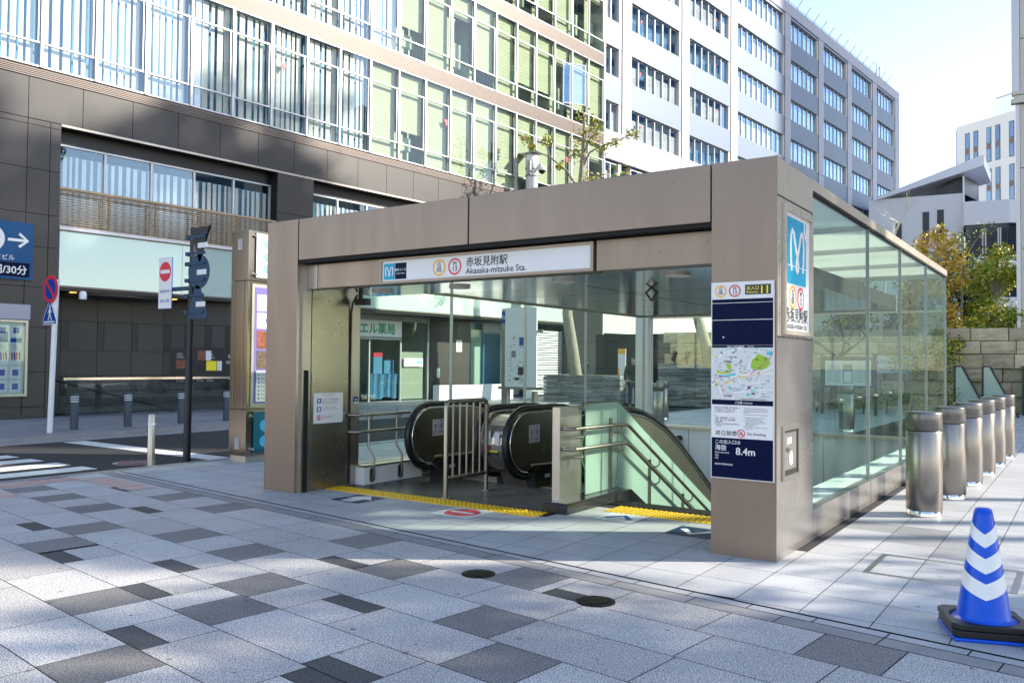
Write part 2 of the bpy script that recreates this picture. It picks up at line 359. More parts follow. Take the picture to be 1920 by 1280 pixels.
for k in range(70):
    x, y, r_ = rr.uniform(-8.5, 3.5), rr.uniform(-5.5, -.5), rr.uniform(.006, .016); d = rr.uniform(.03, .16)
    tile(b, [], None); b.tint = (d, d, d); b.add([(x+r_*math.cos(a*math.pi/4)*rr.uniform(.7, 1.3), y+r_*math.sin(a*math.pi/4)*rr.uniform(.6, 1.1), .0015) for a in range(8)], [tuple(range(8))])
struct(b, 'plaza_paving', 'granite')
# border kerb, slim tile course and slot drain along the tilted line
b = MB(); u = -2.2
while u < 60:
    L = .6; b.box((0, 0, 0), (0, 0, 0)) if False else None
    p = [loc2w(u+.004, V0+.004), loc2w(u+L-.004, V0+.004), loc2w(u+L-.004, V0+.155), loc2w(u+.004, V0+.155)]
    p = clip(p, 1, 0, 9.05)
    if len(p) > 2: b.add([(x, y, .001) for x, y in p], [tuple(range(len(p)))])
    u += L
struct(b, 'border_kerb', 'kerbc')
b = MB(); u = -2.2
while u < 60:
    p = clip([loc2w(u+.004, V0+.17), loc2w(u+.42, V0+.17), loc2w(u+.42, V0+.262), loc2w(u+.004, V0+.262)], 1, 0, 9.05); tile(b, p, (.42, .425, .44)); u += .425
x = -9.06
ny, nx = e2[1], e2[0]; cc = -(nx*(O0[0]+e2[0]*(V0+.292))+ny*(O0[1]+e2[1]*(V0+.292)))
ts = .43
for j in range(-4, 150):
    for i in range(-22, 90):
        x0, y0 = i*ts+.09, j*ts-.32
        if x0 > 12 or (y0 > 34): continue
        if x0+ts > -5.7 and x0 < -.02 and y0+ts > .72 and y0 < 9.62:
            if not (x0 > -2.62 and y0 < 1.4): continue
        x1 = x0+ts; y1 = y0+ts
        p = [(x0+.003, y0+.003), (x1-.003, y0+.003), (x1-.003, y1-.003), (x0+.003, y1-.003)]
        p = clip(clip(p, nx, ny, cc), 1, 0, 9.05)
        if x0 > -2.62 and x0 < -.02 and y0+ts > .72: p = clip(clip(p, 0, -1, 1.62), -1, 0, -.04)
        g = rr.gauss(0, .018); k = .45+g
        if x0 > .0 and .9 < y0 < 2.2: k = rr.choice((.40, .27, .44, .31))+g
        tile(b, p, (k, k*1.005, k*1.03))
struct(b, 'apron_paving', 'apron')
# pink guide blocks at the crossing
b = MB()
for i in range(12):
    p = [(-8.95+.31*0, -.9-.31*i), (-8.64, -.9-.31*i), (-8.64, -1.2-.31*i), (-8.95, -1.2-.31*i)]
    b.add([(x, y, .004) for x, y in p][::-1], [(0, 1, 2, 3)])
    for k in range(5): b.box((-8.93+k*.06, -.92-.31*i, .004), (-8.90+k*.06, -1.18-.31*i, .009))
for i in range(10):
    b.box((-8.6+.31*i if False else -8.6+.0*i, -2.0-.31*i, .003), (-7.9, -2.29-.31*i, .006))
for i in range(4): b.box((-8.6+i*.34, -.62-.04*i, .003), (-8.28+i*.34, -.92-.04*i, .006))
struct(b, 'guide_blocks', 'pink')
b = MB(); b.box((-9.24, -60, -.24), (-9.07, 120, .002))
for k in range(0, 90): b.box((-9.25, -30+k*1., -.2), (-9.06, -29.99+k*1., .0035), 1)
struct(b, 'near_kerb', ['kerbc', 'gap'])
b = MB(); b.box((-14.86, -60, -.24), (-14.7, 120, .03)); b.box((-14.7, -60, -.2), (-14.35, 120, -.052)); struct(b, 'far_kerb', 'kerbc')
b = MB(); b.box((-24.5, -60, -.24), (-14.86, 120, -.004)); struct(b, 'far_pavement_base', 'grout')
b = MB()
for i in range(-60, 90):
    for k in range(0, 10):
        x0 = -14.87-.6*(k+1); x1 = x0+.596
        if i*.6 > 32: continue
        g = rr.gauss(0, .02); tile(b, [(x0, i*.6), (x1, i*.6), (x1, i*.6+.596), (x0, i*.6+.596)], (.27+g, .27+g, .28+g))
struct(b, 'far_pavement', 'apron')
# road paint
b = MB()
for x0 in (-9.95, -10.7, -11.5, -12.3, -13.1, -13.9): b.box((x0-.42, -6, -.06), (x0, .02, -.055))
struct(b, 'zebra_crossing', 'roadpaint')
b = MB(); b.box((-14.2, 1.72, -.06), (-9.65, 2.12, -.055)); b.box((-11.3, 4.6, -.06), (-9.9, 4.72, -.055)); b.box((-9.75, 4.6, -.06), (-9.65, 14, -.055)); struct(b, 'stop_line', 'roadpaint')
b = MB(PM((-10.15, .72, -.054), (0, 1, 0), (-1, 0, 0))); b.disc((0, 0, 0), .31, .002, m=0); b.ring((0, 0, .0), .25, .31, .004, m=1)
b.ribbon([(-.18, .18), (.18, -.18)], .05, .005, 1); b.ring((-.09, -.03, 0), .05, .07, .005, m=1); b.ring((.09, -.03, 0), .05, .07, .005, m=1); b.ribbon([(-.09, -.03), (0, .08), (.09, -.03)], .02, .005, 1)
struct(b, 'worn_road_mark', [mat('worn_red_paint', (.22, .03, .04), .7, 0, [(18, .6)]), mat('worn_white_paint', (.4, .4, .39), .7, 0, [(18, .6)])])
# manhole covers, access frame
def manhole(x, y, r, label):
    t = thing('manhole_cover', label, 'manhole cover', (x, y, 0), .4, 'round manhole covers in the grey paving')
    b = MB(); b.disc((0, 0, -.004), r, .009); b.build('rim', 'iron', t, True)
    b = MB(); b.disc((0, 0, .0), r*.9, .008)
    for k in range(16):
        a = k*math.pi/8; b.box((0, 0, 0), (0, 0, 0)) if False else None
        b.add([(math.cos(a+d)*q*r, math.sin(a+d)*q*r, .0115) for d, q in ((-.07, .5), (.07, .5), (.07, .82), (-.07, .82))], [(0, 1, 2, 3)])
    for q in (.15, .3, .45): b.ring((0, 0, 0), q*r, q*r+.018, .0115)
    b.build('lid', 'iron', t, True)
manhole(-1.66, -1.69, .125, 'smaller plain black manhole cover in the paving before the yellow strip')
manhole(-.62, -1.80, .128, 'patterned cast iron manhole cover between a dark tile and the white paving')
b = MB()
for x0, y0, x1, y1 in ((.62, .08, 1.62, .12), (.62, .80, 1.62, .84), (.62, .12, .66, .80), (1.58, .12, 1.62, .80)): b.box((x0, y0, -.004), (x1, y1, .004))
tag(b.build('access_cover_frame', 'steel2'), 'steel frame of a square access cover let into the paving behind the cone', 'cover frame')
# ------------------------------------------------------------------ stairwell, floor plate, stairs
b = MB()
b.box((-5.70, .97, -6), (-5.60, 9.5, -.0)); b.box((-.42, 1.9, -6), (-.33, 9.5, .24)); b.box((-5.6, 9.38, -6), (-.42, 9.5, .25)); b.box((-5.6, 9.3, .25), (-.42, 9.56, .30), 1)
for k in range(6): b.box((-5.55+k*.88, 9.372, -6), (-5.545+k*.88, 9.379, .25), 2)
struct(b, 'stairwell', ['wedge', 'steel2', 'gap'])
b = MB(); b.box((-5.6, .74, -.05), (-2.6, 3.1, .003)); 
for k in range(34): b.box((-5.58, .78+k*.068, .003), (-2.62, .80+k*.068, .006))
struct(b, 'floor_plate', 'floorplate')
b = MB(); b.box((-2.6, 1.62, -.06), (-.4, 1.9, .003))
y, z = 1.9, 0.
for k in range(26):
    z -= .16; b.box((-2.34, y, z-.5), (-.42, y+.31, z)); b.box((-2.34, y-.002, z+.115), (-.42, y+.05, z+.163) if k else (-.42, y+.05, z+.163), 1) if k else None
    y += .30
struct(b, 'stairs', ['apron', 'tactile'])
def tactile(x0, x1, y0, y1, name, label):
    b = MB(); b.box((x0, y0, .0), (x1, y1, .005)); n = int((x1-x0)/.058); m = int((y1-y0)/.058)
    for i in range(n):
        for j in range(m):
            cx = x0+(i+.5)*(x1-x0)/n; cy = y0+(j+.5)*(y1-y0)/m
            pts = [(cx+r*math.cos(a*math.pi/3), cy+r*math.sin(a*math.pi/3), z) for r, z in ((.021, .005), (.013, .0135)) for a in range(6)]
            b.add(pts, [(a, (a+1) % 6, 6+(a+1) % 6, 6+a) for a in range(6)]+[tuple(range(6, 12))])
    tag(b.build(name, 'tactile'), label, 'tactile strip', 'yellow tactile strips at the entrance threshold')
tactile(-5.62, -2.58, .45, .74, 'tactile_strip', 'longer yellow dotted strip in front of the escalators')
tactile(-2.18, -.55, 1.18, 1.56, 'tactile_strip', 'shorter yellow dotted strip at the top of the stairs')
# floor stickers
def sticker(x, y, w, h, name, label, kind, grp='direction stickers on the entrance floor'):
    b = MB(PM((x, y, .0045), (1, 0, 0), (0, 1, 0)))
    b.quad((-w/2, -h/2, 0), (w/2, -h/2, 0), (w/2, h/2, 0), (-w/2, h/2, 0), m=0)
    if kind == 'no':
        b.disc((0, 0, 0), .19, .0015, m=1); b.quad((-.14, -.035, .002), (.14, -.035, .002), (.14, .035, .002), (-.14, .035, .002), m=2); ms = ['whitesign', 'red', 'whitesign']
    elif kind == 'arrow':
        b.quad((-.09, -.2, .001), (.09, -.2, .001), (.09, .02, .001), (-.09, .02, .001), m=1); b.quad((-.2, .0, .0012), (.2, .0, .0012), (0, .215, .0012), m=1); ms = ['floorblue', 'whitesign']
    else:
        sg = 1 if kind == 'chev' else -1
        b.ribbon([(-.14, -.09*sg), (0, .1*sg), (.14, -.09*sg)], .07, .001, 1); ms = ['whitesign', 'blue'] if sg > 0 else ['floorblue', 'whitesign']
    tag(b.build(name, ms), label, 'floor sticker', grp)
sticker(-4.76, .17, .44, .44, 'floor_sticker', 'blue floor sticker with a white arrow by the cabinet', 'arrow')
sticker(-3.29, .2, .5, .5, 'floor_sticker', 'white floor sticker with a red no entry disc', 'no')
sticker(-1.86, .96, .42, .42, 'floor_sticker', 'white floor sticker with a blue chevron at the stairs', 'chev')
sticker(-.98, .72, .42, .42, 'floor_sticker', 'blue floor sticker with a white chevron beside the map pillar', 'chevd')
# ------------------------------------------------------------------ station entrance
W = 6.18; Ht = 3.22
ent = thing('station_entrance', 'glass and bronze metal subway entrance with a flat canopy and square pillars', 'subway entrance', (-3.09, 4.8, 0))
def lathe_r(): pass
b = MB(); b.box((-W, 0, 0), (-W+.545, 1.04, Ht), ms=(1, 1, 0, 1, 1, 1)); b.build('pillar', ['bronze', 'steel2', 'gap'], ent, bevel=.006)
b = MB(); b.box((-.54, 0, 0), (0, 1.04, Ht), ms=(1, 0, 0, 1, 1, 1))
pr = b.build('pillar', ['bronze', 'steel', 'gap'], ent, bevel=.006)
b = MB(); b.box((-.03, 0.003, 2.905), (.0025, 1.037, 2.912)); b.box((-.03, .003, 1.772), (.0025, 1.037, 1.779)); b.box((-.03, .06, 1.779), (.0022, .065, 2.905)); b.box((-.03, .985, 1.779), (.0022, .99, 2.905)); b.build('panel_seam', 'gap', ent)
b = MB(); b.box((-.03, .012, 1.785), (.004, .058, 2.90)); b.box((-.03, .07, 1.785), (.003, .98, 2.9)); b.box((-.03, .012, 2.918), (.004, 1.03, 3.212)); b.build('cladding_panel', 'champagne', ent)
# beam panels
for x0, x1 in ((-5.622, -3.107), (-3.092, -.553)):
    b = MB(); b.box((x0, .0, 2.735), (x1, .13, Ht)); b.build('beam_panel', 'bronze', ent, bevel=.005)
b = MB(); b.box((-5.63, .02, 2.70), (-.545, .55, 2.735)); b.box((-5.63, .13, 2.735), (-.545, .55, 3.205)); b.build('beam_core', 'gap', ent)
# fascia panels either side of the sign
for x0, x1 in ((-5.46, -4.44), (-1.715, -.55)):
    b = MB(); b.box((x0, .15, 2.405), (x1, .30, 2.69)); b.build('fascia_panel', 'bronze', ent, bevel=.004)
b = MB(); b.box((-5.632, .16, 2.405), (-5.475, .30, 2.69)); b.build('fascia_end', 'steel2', ent)
# canopy
b = MB(); b.box((-4.74, 1.34, 2.43), (-.42, 7.3, 2.62)); can = b.build('canopy', 'gap', ent)
b = MB()
for k in range(5):
    b.box((-4.74, 1.34+k*1.19+.012, 2.418), (-2.6, 1.34+(k+1)*1.19-.012, 2.4295)); b.box((-2.576, 1.34+k*1.19+.012, 2.418), (-.43, 1.34+(k+1)*1.19-.012, 2.4295))
b.build('soffit_panel', 'soffit', can)
b = MB(); b.box((-4.76, 7.3, 2.40), (-.41, 7.36, 2.66)); b.box((-4.8, 1.34, 2.40), (-4.74, 7.36, 2.66)); b.build('canopy_edge', 'champagne', can)
b = MB(); b.box((-5.62, .31, 2.40), (-.55, 1.33, 2.43)); b.build('mirror_soffit', 'polish', ent)
for x in (-4.95, -3.77, -2.41, -1.15):
    b = MB(); b.disc((x, .72, 2.378), .12, .022); b.build('downlight', 'lampw', ent)
b = MB(); b.ribbon([(0, .1), (-.07, .02), (0, -.12), (.07, .02), (0, .1)], .025, 0); 
for f in list(b.f): pass
t_ = MB(); t_.tube([(-2.05, 2.05, 2.42), (-2.12, 2.05, 2.36), (-2.05, 2.05, 2.27), (-1.98, 2.05, 2.36), (-2.05, 2.05, 2.42)], .014, 6); t_.build('hanging_hook', 'black', ent)
# side, left and back glazing
seams = [1.045, 3.43, 5.39, 7.5, 9.55]
for i in range(4):
    b = MB(); b.box((-.032, seams[i]+.006, .275), (-.02, seams[i+1]-.006, 3.125)); b.build('side_glass', 'glassE', ent)
    b = MB(); b.box((-.05, seams[i+1]-.004, .275), (-.012, seams[i+1]+.004, 3.125)); b.build('glass_joint', 'alud', ent)
b = MB(); b.box((-.075, 1.045, 3.125), (.0, 9.6, Ht)); b.box((-.06, 1.045, 3.10), (-.004, 9.59, 3.125), 1); b.build('top_rail', ['champagne', 'gap'], ent)
b = MB(); b.box((-.10, 1.045, 0), (.0, 9.6, .268)); b.box((-.42, 1.045, .20), (-.10, 9.3, .25), 1); b.build('plinth', ['steel', 'wedge'], ent)
b = MB()
for y in (3.43, 5.39, 7.5): b.box((-.05, y-.003, .002), (.002, y+.003, .266))
b.build('plinth_seam', 'gap', ent)
lse = [.99, 2.93, 4.88, 6.9, 9.35]
for i in range(4):
    b = MB(); b.box((-5.668, lse[i]+.006, .255), (-5.656, lse[i+1]-.006, 3.12)); b.build('side_glass', 'glassE', ent)
    b = MB(); b.box((-5.69, lse[i+1]-.008, .26), (-5.64, lse[i+1]+.008, 3.12)); b.build('glass_joint', 'alud', ent)
b = MB(); b.box((-5.72, .98, 3.12), (-5.60, 9.6, Ht)); b.build('top_rail', 'champagne', ent)
b = MB(); b.box((-5.73, .98, 0), (-5.62, 9.6, .25)); b.build('plinth', 'steel2', ent)
bx = [-5.6, -3.75, -1.9, -.03]
for i in range(3):
    b = MB(); b.box((bx[i]+.02, 9.52, .31), (bx[i+1]-.02, 9.532, 3.12)); b.build('back_glass', 'glassE', ent)
b = MB(); b.box((-5.60, 9.5, 3.12), (-.075, 9.6, Ht)); b.box((-5.6, 9.5, 2.50), (-.08, 9.55, 2.53)); b.build('top_rail', 'champagne', ent)
for i in range(4):
    b = MB(); b.quad((-5.6, seams[i]+.01, 3.16), (-.08, seams[i]+.01, 3.16), (-.08, seams[i+1]-.01, 3.16), (-5.6, seams[i+1]-.01, 3.16)); b.build('roof_pane', 'roofglass', ent)
    b = MB(); b.box((-5.6, seams[i+1]-.015, 3.09), (-.08, seams[i+1]+.015, 3.15)); b.build('roof_rafter', 'alu', ent)
b = MB(); b.box((-5.86, 9.35, 0), (-5.58, 9.63, 3.12)); b.build('corner_column', 'alu', ent, bevel=.01)
# inner cabinet lining on the left
b = MB(); b.box((-5.636, .06, 0), (-5.60, .19, 2.40)); b.box((-5.60, .09, .0), (-5.592, .155, 1.44), 1); b.build('shutter_guide', ['steel2', 'gap'], ent)
cab = MB(); cab.box((-5.636, .20, 0), (-5.60, .80, 2.40)); co = cab.build('cabinet', 'cabsteel', ent)
b = MB(); b.box((-5.60, .205, .03), (-5.59, .795, 1.40)); dr = b.build('cabinet_door', 'cabsteel', co)
for y, z in ((.24, .22), (.24, 1.3), (.76, 1.3)):
    q = MB(PM((-5.589, y, z), SIDE)); q.disc((0, 0, 0), .012, .004, 14); q.build('screw', 'polish', co)
b = MB(); b.box((-5.60, .20, 1.42), (-5.594, .795, 2.39)); b.build('cabinet_panel', 'cabsteel', co)
b = MB(); b.box((-5.64, .80, 0), (-5.60, .985, 2.40)); b.build('cabinet_jamb', 'steel2', ent)
b = MB(); b.tube([(-5.585, .83, 0.02), (-5.585, .83, 2.15), (-5.56, .83, 2.28), (-5.48, .83, 2.38)], .014, 8); b.build('cable_duct', 'black', ent)
cc_ = MB(); cc_.box((-5.5, .80, 2.25), (-5.32, .90, 2.33)); cc_.box((-5.46, .83, 2.33), (-5.42, .87, 2.40)); q = MB()
tag(cc_.build('security_camera', 'black'), 'small black security camera under the sign beam by the steel cabinet', 'camera')
# recessed box on the right pillar
ab = MB()
for y0, y1, z0, z1 in ((.13, .18, .62, 1.06), (.56, .60, .62, 1.06), (.18, .56, .62, .655), (.18, .56, 1.02, 1.06)): ab.box((0, y0, z0), (.012, y1, z1))
abx = ab.build('access_box', 'steel2', ent)
b = MB(); b.box((.0, .18, .655), (.003, .56, 1.02)); b.build('recess', 'gap', abx)
b = MB(); b.box((.003, .185, .70), (.009, .50, 1.0)); bd = b.build('box_door', 'steel', abx)
b = MB(PM((.0095, .3, .82), SIDE)); b.disc((.05, -.03, 0), .05, .003, 20, 0, 1.2); b.box((-.06, .03, 0), (-.02, .06, .02), 1); b.build('keyhole_cover', ['whitesign', 'steel2'], abx)
b = MB(PM((.0095, .28, .93), SIDE)); b.box((-.04, -.02, 0), (.08, .03, .002)); b.text('押ボタン', -.03, .005, .022, .003, m=1); b.build('box_label', ['whitesign', 'inkgrey'], abx)
# ------------------------------------------------------------------ sign kit
HEART = [(-.44, -.46), (-.50, -.15), (-.52, .15), (-.47, .38), (-.38, .48), (-.28, .42), (-.19, .22), (-.09, .02), (.02, -.16), (.09, -.30), (.08, -.40), (0, -.46), (-.08, -.40), (-.09, -.30), (-.02, -.16), (.09, .02), (.19, .22), (.28, .42), (.38, .48), (.47, .38), (.52, .15), (.50, -.15), (.44, -.46)]
def heart(mb, cx, cy, s, z, m, wd=.13): mb.ribbon([(cx+x*s, cy+y*s) for x, y in HEART], wd*s, z, m)
def badge(mb, cx, cy, r, top, bot, z, mring, mink, mw):
    mb.disc((cx, cy, 0), r*.97, z-.0004, 40, mw); mb.ring((cx, cy, 0), r*.77, r, z+.0004, 44, mring)
    mb.text(top, cx, cy+r*.12, r*.72, z+.0006, 'CENTER', mink, .03); mb.text(bot, cx, cy-r*.52, r*.80, z+.0006, 'CENTER', mink, .03)
# station name sign
t = thing('station_sign', 'long white illuminated station name sign under the beam with round line badges', 'station sign', (-3.08, .14, 2.40))
sw = 2.70; sh = .275
mx = PM((-4.43, .135, 2.405), FRONT)
b = MB(mx)
for a, c in (((0, 0, -.14), (sw, .028, .015)), ((0, sh-.026, -.14), (sw, sh, .015)), ((0, .028, -.14), (.03, sh-.026, .015)), ((sw-.03, .028, -.14), (sw, sh-.026, .015))): b.box(a, c)
b.build('sign_frame', mat('sign_frame_bronze', (.24, .19, .15), .4, .6, [(2, .06)]), t)
b = MB(mx); b.box((.03, .028, -.13), (sw-.03, sh-.026, .0)); b.build('sign_panel', 'whitesign', t)
b = MB(mx); b.box((.055, .045, 0), (.215, .222, .001), 0); b.box((.22, .045, 0), (.385, .222, .001), 1)
heart(b, .135, .133, .105, .002, 2)
b.text('東京メトロ', .302, .135, .034, .002, 'CENTER', 2, .015); b.text('Tokyo Metro', .302, .10, .024, .002, 'CENTER', 2, .01); b.build('logo_plate', ['cyan', 'navy', 'whitesign'], t)
b = MB(mx); badge(b, .845, .138, .088, 'G', '05', .001, 0, 1, 2); b.build('line_badge', ['orange', 'ink', 'whitesign'], t)
b = MB(mx); badge(b, 1.055, .138, .088, 'M', '13', .001, 0, 1, 2); b.build('line_badge', ['red', 'ink', 'whitesign'], t)
b = MB(mx); b.text('赤坂見附駅', 1.20, .135, .105, .001, m=0, bold=.022); b.text('Akasaka-mitsuke Sta.', 1.20, .052, .088, .001, m=0, bold=.02); b.build('lettering', 'ink', t)
# information board on the right pillar
t = thing('information_board', 'tall blue and white notice board with area map on the entrance pillar', 'notice board', (-.27, 0, .62))
mx = PM((-.535, -.0, .625), FRONT); bw, bh = .52, 1.60
b = MB(mx); b.box((0, 0, -.0), (bw, bh, .018)); b.build('board_frame', 'alu', t)
Z = .0195
for za, zb_ in ((.008, .33), (.60, .64), (1.085, 1.46), (1.065, 1.083)): b = MB(mx); b.box((.008, za, .018), (bw-.008, zb_, Z)); b.build('navy_panel', 'navy', t)
for za, zb_ in ((.332, .598), (1.462, bh-.008)): b = MB(mx); b.box((.008, za, .018), (bw-.008, zb_, Z)); b.build('white_panel', 'whitesign', t)
b = MB(mx); b.box((.008, 1.427, Z), (bw-.008, 1.431, Z+.001)); b.box((.008, 1.288, Z), (bw-.008, 1.293, Z+.001)); b.build('panel_seam', 'alu', t)
b = MB(mx); b.box((.285, 1.492, Z), (.495, 1.572, Z+.001), 0); b.text('出入口', .298, 1.532, .034, Z+.002, m=1, bold=.012); b.text('Entrance', .298, 1.504, .026, Z+.002, m=1, bold=.012); b.text('11', .40, 1.500, .088, Z+.002, m=1, bold=.025)
b.build('exit_number_plate', ['ink', 'yellow'], t)
b = MB(mx); badge(b, .082, 1.527, .050, 'G', '05', Z+.001, 0, 1, 2); b.build('line_badge', ['orange', 'ink', 'whitesign'], t)
b = MB(mx); badge(b, .20, 1.527, .050, 'M', '13', Z+.001, 0, 1, 2); b.build('line_badge', ['red', 'ink', 'whitesign'], t)
# the area map
mp = MB(mx); x0, y0, mw, mh = .008, .642, bw-.016, .421
mp.box((x0, y0, .018), (x0+mw, y0+mh, Z)); rm = random.Random(5)
def P2(u, v): return (x0+u*mw, y0+(1-v)*mh)
def poly(mb, pts, z, m): mb.add([(*P2(*p), z) for p in pts], [tuple(range(len(pts)))], m)
for pts, wd in (([(0, .28), (.25, .06), (.5, 0)], .018), ([(.28, .05), (.27, .2), (.45, .22), (.42, .5), (.50, .75)], .012), ([(0, .62), (.2, .60), (.5, .52), (1, .47)], .02), ([(.6, .42), (.65, .25), (.76, .1), (.80, .0)], .014), ([(.33, .64), (.36, 1)], .012), ([(.0, .72), (.1, .68), (.2, .98)], .016), ([(.3, .75), (1, .62)], .009), ([(.2, .88), (.85, .80), (1, .80)], .009), ([(.78, .55), (.81, .8), (.74, .95)], .009), ([(.56, .6), (.58, .86)], .006), ([(.68, .58), (.69, .84)], .006), ([(.62, .42), (.8, .47), (1, .36)], .012)):
    mp.ribbon([P2(*p) for p in pts], wd*.8, Z+.0006, 1)
poly(mp, [(.64, .36), (.66, .24), (.76, .11), (.93, .19), (.96, .30), (.90, .38), (.82, .42), (.70, .42)], Z+.001, 2)
poly(mp, [(.22, .31), (.31, .30), (.34, .45), (.27, .49), (.10, .51), (.08, .42), (.12, .44), (.16, .48), (.28, .41)], Z+.001, 2)
poly(mp, [(.1, .53), (.30, .52), (.38, .48), (.41, .52), (.26, .57), (.12, .56)], Z+.0012, 3)
for u, v, a, c in ((.90, .07, .09, .07), (.92, .6, .03, .05), (.65, .80, .05, .03), (.58, .87, .05, .05), (.42, .78, .02, .06), (.29, .78, .06, .03)): poly(mp, [(u, v), (u+a, v), (u+a, v+c), (u, v+c)], Z+.0012, 3)
for k in range(60):
    u, v = rm.uniform(.03, .93), rm.uniform(.03, .95); a, c = rm.uniform(.025, .06), rm.uniform(.02, .05)
    if .62 < u < .97 and .1 < v < .42 and k % 3: continue
    poly(mp, [(u, v), (u+a, v+.006), (u+a-.004, v+c), (u-.004, v+c-.006)], Z+.0014, 4)
mp.ribbon([P2(1, .08), P2(.95, .2), P2(.86, .3), (P2(.64, .5))], .005, Z+.002, 5); mp.ribbon([P2(.0, .7), P2(.06, .6), P2(.16, .565), P2(.3, .56)], .005, Z+.002, 5)
mp.ribbon([P2(.2, .98), P2(.17, .75), P2(.25, .66), P2(.4, .58), P2(.65, .52), P2(1, .44)], .004, Z+.002, 6)
mp.ribbon([P2(.22, .06), P2(.4, .0)], .004, Z+.002, 3); mp.ribbon([P2(.7, .0), P2(1, .06)], .004, Z+.002, 3)
for u, v in ((.02, .02), (.05, .14), (.1, .49), (.5, .48), (.09, .66), (.27, .655), (.03, .73), (.49, .56)): poly(mp, [(u, v), (u+.045, v), (u+.045, v+.025), (u, v+.025)], Z+.0024, 7)
for u, v in ((.16, .09), (.40, .04), (.49, .25), (.88, .21), (.77, .48), (.08, .72)): mp.ring((*P2(u, v), 0), .006, .009, Z+.0024, 14, 8)
for k in range(46):
    u, v = rm.uniform(.03, .85), rm.uniform(.03, .95); L = rm.uniform(.03, .07); poly(mp, [(u, v), (u+L, v), (u+L, v+.008), (u, v+.008)], Z+.0026, 8)
mp.text('千代田区', *P2(.2, .285), .017, Z+.003, m=8, bold=.02); mp.text('港区', *P2(.65, .885), .017, Z+.003, m=8, bold=.02)
poly(mp, [(.48, .975), (.9, .975), (.9, .985), (.48, .985)], Z+.003, 8)
mp.build('area_map', ['mapgrey', 'maproad', 'mapgreen', 'map_teal', 'mappink', 'magenta', 'orange', 'yellow', 'navy'], t)
b = MB(mx)
b.text('駅出入口周辺案内図', .14, 1.068, .0155, Z+.001, m=0, bold=.02); b.text('Area Map', .305, 1.069, .014, Z+.001, m=0, bold=.02)
b.build('map_title_lettering', 'whitesign', t); b = MB(mx); b.text('ご注意', .20, .612, .022, Z+.001, m=0, bold=.02); b.text('WARNING', .27, .613, .016, Z+.001, m=0, bold=.02)
b.build('warning_title_lettering', 'whitesign', t); b = MB(mx); b.text('この出入口は', .035, .285, .036, Z+.001, m=0, bold=.012); b.text('海抜', .035, .232, .050, Z+.001, m=0, bold=.012); b.build('altitude_lettering', 'whitesign', t); b = MB(mx); b.text('8.4m', .21, .20, .082, Z+.001, m=0, bold=.02); b.build('altitude_figure', 'whitesign', t); b = MB(mx)
b.text('Above sea level', .035, .205, .019, Z+.001, m=0, bold=.012); b.text('海拔', .035, .18, .017, Z+.001, m=0); b.text('해발', .035, .158, .017, Z+.001, m=0)
b.text('東京地下鉄株式会社', .035, .11, .017, Z+.001, m=0, bold=.012); b.build('altitude_small_lettering', 'whitesign', t)
b = MB(mx)
ja = ['許可を受けずに駅構内（地下道を含む）で', '次の行為をすることを禁止します。', 'これに違反すると処罰されます。', '', '記', '1. 物品、印刷物の配布、ビラはり', '2. 演奏、勧誘、寄附、署名募集等', '3. 物品の販売', '4. その他、他人に迷惑をおよぼす恐れの', '    ある行為']
for k, s_ in enumerate(ja): b.text(s_, .03, .572-k*.0165, .0118, Z+.001, m=0, bold=.01)
b.build('japanese_lettering', 'ink', t); b = MB(mx)
en = ['The following acts are prohibited by law', 'in the stations (including the underground', 'passages) unless one is given the permission', 'to do so.', 'Any violation of this law is to be punished.', '', '1. Distribution of goods and printed', '    materials and posting of bills.', '2. Musical performance, canvassing,', '    collection of contributions, signature', '    collecting campaign, etc.', '3. Sales of goods.', '4. Any other acts that might inconvenience', '    other persons.']
for k, s_ in enumerate(en): b.text(s_, .275, .572-k*.0125, .0115, Z+.001, m=0)
b.build('english_lettering', 'ink', t); b = MB(mx); b.text('終日禁煙', .04, .352, .045, Z+.001, m=0, bold=.008); b.build('no_smoking_lettering', 'ink', t); b = MB(mx); b.text('No Smoking', .305, .362, .030, Z+.001, m=0, bold=.012); b.build('no_smoking_lettering', 'ink', t)
b = MB(mx); b.ring((.255, .372, 0), .026, .033, Z+.0022, 32, 0); b.ribbon([(.237, .392), (.273, .352)], .007, Z+.0025, 0); b.ribbon([(.238, .366), (.272, .366)], .007, Z+.001, 1); b.ribbon([(.262, .372), (.256, .38), (.266, .388)], .003, Z+.001, 1); b.build('no_smoking_mark', ['red', 'ink'], t)
b = MB(mx); b.add([(.095, 1.155, Z+.001), (.115, 1.155, Z+.001), (.105, 1.14, Z+.001)], [(2, 1, 0)]); b.build('chipped_spot', 'whitesign', t)
# metro emblem sign on the pillar flank
t = thing('emblem_sign', 'upright white box sign with cyan heart emblem on the pillar flank', 'metro sign', (0, .54, 1.79))
mx = PM((.004, .12, 1.80), SIDE); ew, eh = .82, 1.06
b = MB(mx)
for a, c in (((0, 0, 0), (ew, .035, .03)), ((0, eh-.05, 0), (ew, eh, .03)), ((0, .035, 0), (.045, eh-.05, .03)), ((ew-.05, .035, 0), (ew, eh-.05, .03))): b.box(a, c)
b.build('sign_frame', 'champagne', t)
b = MB(mx); b.box((.045, .035, 0), (ew-.05, eh-.05, .008)); b.build('sign_panel', 'whitesign', t)
b = MB(mx); b.box((.12, .425, .008), (.655, .975, .010), 0); heart(b, .388, .70, .36, .0115, 1, .14)
b.ribbon([(.60, .975), (.60, .90), (.625, .86), (.655, .84)], .05, .0115, 1); b.box((.12, .57, .010), (.655, .578, .0112), 1); b.build('emblem_plate', ['cyan', 'whitesign'], t)
b = MB(mx); badge(b, .27, .315, .098, 'G', '05', .0095, 0, 1, 2); b.build('line_badge', ['orange', 'ink', 'whitesign'], t)
